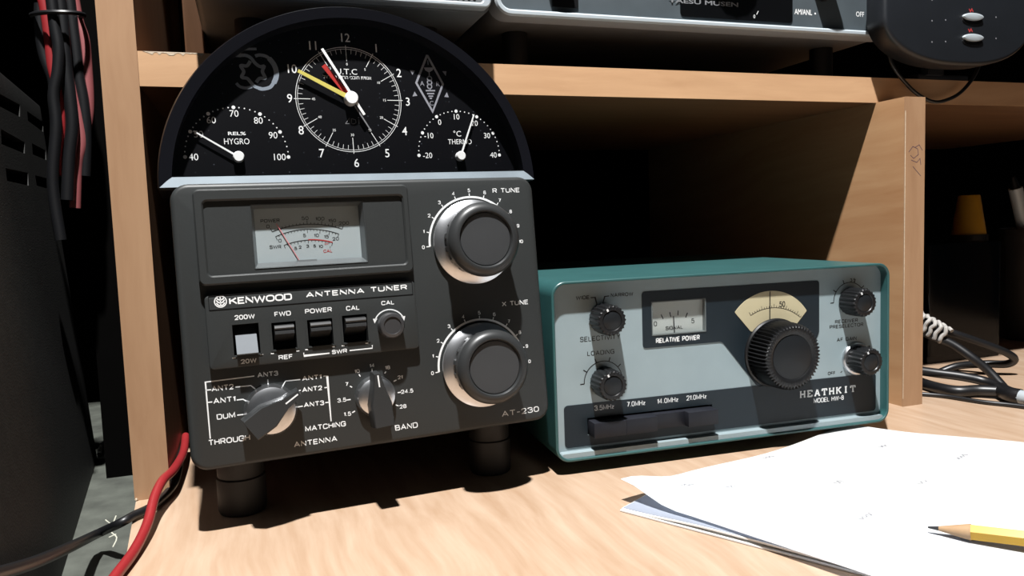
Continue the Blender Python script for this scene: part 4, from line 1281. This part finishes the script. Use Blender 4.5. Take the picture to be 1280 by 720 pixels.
# ------------------------------------------------------------------ cable bundle hanging left of the upright
cab = [('power_wire', M_cabr, .0032, [(47, -20), (56, 10), (62, 50), (66, 85), (74, 118), (76, 150), (74, 185), (78, 220)], .070, 'bright red wire hanging in the bundle left of the upright panel'),
       ('power_wire', M_cabk, .0032, [(50, 5), (50, 35), (55, 70), (66, 100), (70, 130), (80, 170)], .072, 'black wire leftmost in the hanging bundle, crossing the red wire'),
       ('power_wire', M_cabk, .0032, [(62, -20), (68, 30), (73, 60), (72, 90), (67, 120), (70, 160), (66, 230), (76, 300)], .062, 'black wire in front of the red one in the hanging bundle'),
       ('power_wire', M_cabp, .0034, [(76, -20), (78, 30), (82, 70), (88, 110), (97, 150), (101, 180), (96, 210), (94, 260)], .076, 'faded pink-red wire in the middle of the hanging bundle'),
       ('power_wire', M_cabk, .0036, [(72, -20), (79, 40), (82, 80), (87, 120), (90, 160), (86, 200), (84, 250)], .068, 'black wire in the middle of the hanging bundle'),
       ('power_wire', M_cabp, .0038, [(88, -20), (96, 25), (104, 50), (108, 90), (110, 130), (108, 155), (103, 172), (104, 200)], .082, 'dull pink-red wire rightmost in the hanging bundle'),
       ('power_wire', M_cabk, .0036, [(84, -20), (90, 30), (94, 60), (98, 95), (104, 130), (107, 175), (106, 220)], .078, 'black wire beside the rightmost pink wire in the hanging bundle')]
for nm, mm, r, pts, yy, lb_ in cab:
    P_ = [yp(x, y, yy) for x, y in pts]
    tag(MB().tube(P_, r, 10, 6).build(nm, mm), lb_, 'wire', 'wires hanging in the bundle')
tie = []
for i in range(25):
    t = 2 * PI * i / 24
    tie.append(yp(72 + 33 * math.cos(t), 19 + 4 * math.sin(t), .072 - .014 * math.sin(-t)))
tag(MB().tube(tie, .0014, 8, 2).build('cable_tie', M_cabk), 'black cable tie round the hanging wire bundle', 'cable tie')

# ------------------------------------------------------------------ supply wires beside the tuner
rw = [yp(232, 545, .085), yp(229, 566, .05), yp(217, 587, .0), yp(203, 601, -.022), yp(193, 622, -.038), yp(184, 655, -.06), yp(168, 688, -.085), yp(146, 718, -.108), yp(120, 752, -.13)]
tag(MB().tube(rw, .0025, 12).build('supply_wire', M_cabr), 'red wire curving out from beside the tuner over the desk edge', 'wire')
kw = [yp(226, 555, .085), yp(222, 590, .02), zp(212, 613, .0030), zp(190, 633, .003), zp(168, 644, .003), zp(150, 654, .002), zp(120, 668, -.006), yp(85, 685, -.098), yp(40, 704, -.150), yp(-20, 722, -.195)]
tag(MB().tube(kw, .0024, 12).build('supply_wire', M_cabk), 'black wire running from beside the tuner across the grey worktop', 'wire')
sp = zp(128, 560, -.017)
tag(MB().tube([zp(124, 568, -.0165), zp(127, 557, -.012), zp(133, 552, -.011), zp(139, 552, -.0135)], .0017, 8).build('wire_scrap', mat('pale_plastic', srgb(170, 168, 160), .5)), 'small pale scrap lying at the black case corner', 'scrap')

# ------------------------------------------------------------------ papers and pencil
A_ = Vector((0.2433, -0.0891, 0)); B_ = Vector(zp(1063, 532, .0046)); B_.z = 0
A_ = Vector(zp(776, 599, .0125)); A_.z = 0
ex = (B_ - A_).normalized(); ey = zp(1107, 722, .0062) - A_; ey.z = 0; ey.normalize()
Wp = (B_ - A_).length
Lp = 0.285
def sheet(name, m, zf, O, ex, ey, W, L, nu=28, nv=32, th=.00025):
    mb = MB()
    g = [[], []]
    for k in (0, 1):
        for j in range(nv + 1):
            row = []
            for i in range(nu + 1):
                u, v = i / nu, j / nv
                p = O + ex * (u * W) + ey * (v * L)
                row.append(mb.bm.verts.new((p.x, p.y, zf(u * W, v * L) + th * k)))
            g[k].append(row)
    for k in (0, 1):
        for j in range(nv):
            for i in range(nu):
                f = (g[k][j][i], g[k][j + 1][i], g[k][j + 1][i + 1], g[k][j][i + 1])
                mb.bm.faces.new(f if k else f[::-1])
    ring = [[(j, i)] for j, i in [(0, i) for i in range(nu)] + [(j, nu) for j in range(nv)] + [(nv, i) for i in range(nu, 0, -1)] + [(j, 0) for j in range(nv, 0, -1)]]
    ring = [r[0] for r in ring]
    for a, b in zip(ring, ring[1:] + ring[:1]):
        mb.bm.faces.new((g[0][a[0]][a[1]], g[0][b[0]][b[1]], g[1][b[0]][b[1]], g[1][a[0]][a[1]]))
    bmesh.ops.recalc_face_normals(mb.bm, faces=mb.bm.faces)
    return mb.build(name, m, None, 60)
sm = lambda a, b, x: (lambda t: t * t * (3 - 2 * t))(max(0, min(1, (x - a) / (b - a))))
def ztop(u, v):
    z = 0.0042 + 0.0008 * sm(.0, .05, v)
    z += 0.0095 * sm(.04, Wp, u) * sm(.0, .13, v)
    z += 0.0083 * (1 - sm(0, .042, u)) * (1 - sm(0, .035, v))
    z += 0.0015 * math.sin(u * 38) * (1 - sm(.0, .05, v)) ** 1
    return z
pap = sheet('paper_sheet', M_paper, ztop, A_, ex, ey, Wp, Lp)
tag(pap, 'top white sheet of paper with curled corner, under the pencil', 'paper')
def uv_on(p):
    d = p - A_; k = ex.x * ey.y - ex.y * ey.x
    return (d.x * ey.y - d.y * ey.x) / k, (ex.x * d.y - ex.y * d.x) / k
# faint pencil notes on the sheet
m = MB()
for px, py, k in ((1075, 650, 5), (955, 573, 4), (852, 608, 4), (1045, 605, 2), (1150, 605, 3), (1195, 575, 6), (1100, 560, 3), (910, 610, 2)):
    p = zp(px, py, .006)
    u, v = uv_on(p)
    p = zp(px, py, ztop(u, v)); u, v = uv_on(p)
    pts = []
    for i in range(k + 2):
        uu, w_ = u + .0016 * i, v + .0012 * (1 if i % 2 else -1) + random.uniform(-.0006, .0006)
        P_ = A_ + ex * uu + ey * w_
        pts.append(Vector((P_.x, P_.y, ztop(uu, w_) + .00035)))
    MB().tube(pts, .00016, 5, 0).build('pencil_note', mat('graphite_print', srgb(120, 122, 130, .8), .6), pap)
cn = zp(775, 636, .0015); cn.z = 0
fe = zp(1090, 719, .0015); fe.z = 0
ey2 = (fe - cn).normalized(); ex2 = Vector((-ey2.y, ey2.x, 0))
def zb(k):
    def f(u, v):
        hump = sm(0.004, .05, v) * (1 - sm(.06, .17, v))
        return (0.0003, 0.0010, 0.0018)[k] + (0.0, 0.0014, 0.0014)[k] * hump * (1 - sm(.02, .058, u))
    return f
bk = thing('folded_papers', 'folded pale grey papers lying beneath the top white sheet', 'paper', Matrix.Translation((0, 0, 0)))
M_leaf = mat('white_leaf', srgb(238, 238, 236, .85), 0.8, var=0.01)
for k, ins in ((0, 0.0), (1, .0006), (2, .0012)):
    o = sheet('folded_leaf', M_leaf if k < 2 else M_bluepaper, zb(k), cn + ex2 * ins + ey2 * ins, ex2, ey2, .058, .24, 20, 28, (.0007, .0008, .0003)[k])
    o.parent = bk
# pencil
t0 = hit(1160, 659, Vector((0, 0, .0)), Vector((0, 0, 1)))
def on_sheet(px, py, lift):
    p = zp(px, py, .01)
    for _ in range(6):
        p = zp(px, py, ztop(*uv_on(p)) + lift)
    return p
pt = on_sheet(1160, 659, .0030); pe = on_sheet(1279, 673, .0056)
pd = (pe - pt).normalized()
pen = thing('pencil', 'yellow wooden pencil with sharpened tip lying on the white paper', 'pencil', Matrix.Translation((0, 0, 0)))
lead_l, cone_l = .0042, .0165
rp = 0.0036
MB().tube([pt, pt + pd * lead_l], .0004, 12, 0, rend=.0010).build('lead', mat('graphite_lead', srgb(60, 62, 66), .35), pen)
MB().tube([pt + pd * lead_l, pt + pd * cone_l], .0010, 18, 0, rend=rp).build('sharpened_wood', wood('cedar_wood', srgb(205, 165, 125), srgb(228, 192, 150)), pen)
MB().tube([pt + pd * cone_l, pt + pd * .16], rp, 6, 0).build('shaft', mat('yellow_pencil_paint', srgb(250, 196, 48), .32), pen, smooth=20)

# ------------------------------------------------------------------ right-hand compartment
# tied power lead
M_tie = mat('white_twist_tie', srgb(216, 212, 206), .6)
lead = thing('power_lead', 'coiled black lead tied with white wire, right of the divider panel', 'cable', Matrix.Translation((0, 0, 0)))
Yc = .03
ends = [yp(1262, 492, -.012), yp(1256, 488, -.008)]
MB().tube([yp(1140, 398, .045), yp(1165, 408, .040), yp(1190, 416, .03), yp(1225, 428, .02), yp(1256, 440, .012), yp(1268, 449, .012), yp(1258, 455, .018), yp(1230, 455, .03), yp(1195, 458, .05), yp(1165, 470, .06)], .0034, 10).build('strand', M_cabk, lead)
MB().tube([yp(1140, 408, .045), yp(1165, 420, .036), yp(1190, 430, .025), yp(1215, 447, .012), yp(1236, 464, .002), yp(1256, 486, -.01)], .0038, 10).build('strand', M_cabk, lead)
MB().tube([zp(1140, 462, .016), zp(1168, 466, .014), zp(1205, 471, .012), zp(1235, 478, .009), zp(1262, 490, .006)], .0038, 10).build('strand', M_cabk, lead)
MB().tube([zp(1140, 474, .004), zp(1165, 483, .0045), zp(1195, 489, .0045), zp(1225, 488, .0055), zp(1262, 490, .006)], .0044, 10).build('strand', M_cabk, lead)
MB().tube([zp(1145, 492, .0018), zp(1180, 495, .0018), zp(1225, 502, .0018), zp(1262, 506, .0018), zp(1300, 511, .0018)], .0017, 10).build('strand', M_cabk, lead)
MB().tube([zp(1250, 487, .006), zp(1262, 493, .0065), zp(1276, 496, .0065)], .0058, 12, 4).build('plug_body', M_cabk, lead)
MB().tube([zp(1275, 496, .0065), zp(1290, 499, .0065)], .0052, 16, 0).build('plug_sleeve', M_silver, lead)
m = MB()
ax0, ax1 = yp(1146, 399, .044), yp(1183, 420, .030)
d = (ax1 - ax0).normalized(); s1 = d.orthogonal().normalized(); s2 = d.cross(s1)
pts = []
for i in range(70):
    t = i / 69
    a = t * 2 * PI * 5.2
    rr2 = .0072 + .0012 * math.sin(i * 1.9)
    pts.append(ax0 + (ax1 - ax0) * (t + .03 * math.sin(i * 2.3)) + (s1 * math.cos(a) + s2 * math.sin(a)) * rr2)
m.tube(pts, .0017, 8, 2)
m.build('white_tie', M_tie, lead)

# bottle with yellow cone cap
bc = yp(1211, 270, .15)
bot = thing('glue_bottle', 'bottle with yellow cone cap in the dark compartment right of the divider', 'bottle', Matrix.Translation((bc.x, .15, 0.0)))
zc0, zc1 = yp(1211, 293, .15).z, yp(1212, 244, .15).z
MB().lathe((0, 0, 0), [(.020, .0002), (.0225, .002), (.0225, zc0 - .022), (.019, zc0 - .012), (.0165, zc0 - .006)], 36, None, 'Z').build('body', mat('amber_plastic', srgb(120, 92, 40), .4), bot)
MB().lathe((0, 0, 0), [(.0185, zc0 - .007), (.0185, zc0)], 36, None, 'Z').build('collar', M_black, bot)
MB().lathe((0, 0, 0), [(.0168, zc0 - .0005), (.0165, zc0 + .002), (.0105, zc1 - .001), (.0098, zc1)], 36, None, 'Z').build('cap', mat('yellow_plastic_cap', srgb(222, 168, 40), .4), bot)['label'] = 'yellow cone cap'
# smoky storage tub in front of it
tl_, tr_ = yp(1162, 306, .085), yp(1225, 306, .085)
mbx = MB()
mbx.frame(rr(tl_.x, tr_.x + .03, .085, .112, .004), rr(tl_.x + .0015, tr_.x + .0285, .0865, .1105, .003), 0, .1, .1)
smoky = MATS.get('smoky') or clear('smoky_plastic', (.42, .42, .44), .05, .15)
bmesh.ops.recalc_face_normals(mbx.bm, faces=mbx.bm.faces)
MX = Matrix(((1, 0, 0, 0), (0, 0, 1, 0), (0, -1, 0, tl_.z), (0, 0, 0, 1)))
mbx.bm.transform(MX)
zmin = min(v.co.z for v in mbx.bm.verts)
for v in mbx.bm.verts:
    if abs(v.co.z - zmin) < 1e-5: v.co.z = .0003
tag(mbx.build('plastic_tub', smoky), 'smoky plastic tub in front of the yellow-capped bottle', 'tub')
# smoky pen cup and marker at the frame's right edge
YC = .14
h0, h1 = yp(1265, 286, YC), yp(1256, 388, YC)
rt, rb = .036, .036 - (h0.x - h1.x) * .9
cxx = h0.x + rt
M_cup = mat('smoky_cup_plastic', srgb(64, 62, 62), .25, spec=.5)
cup = thing('pen_cup', 'dark smoky pen cup behind the coiled lead at right', 'pen holder', Matrix.Translation((cxx, YC, 0)))
MB().lathe((0, 0, 0), [(rt * .86, .0003), (rt * .9, .002), (rt, h0.z - .001), (rt - .001, h0.z), (rt - .002, h0.z - .001), (rt * .86, .004)], 48, None, 'Z').build('body', M_cup, cup)
mk = thing('marker_pen', 'silver marker pen with dark tip leaning in the smoky pen cup', 'pen', Matrix.Translation((0, 0, 0)))
m0 = yp(1266, 221, YC)
tfoot = Vector((cxx + rt * .55, YC, .012))
m0.y = YC
dd = (tfoot - m0).normalized()
MB().tube([m0, m0 + dd * .013], .0022, 14, 0, rend=.0050).build('tip', M_black, mk)
MB().tube([m0 + dd * .013, m0 + dd * .018, tfoot], .0068, 20, 0).build('barrel', M_silver, mk)
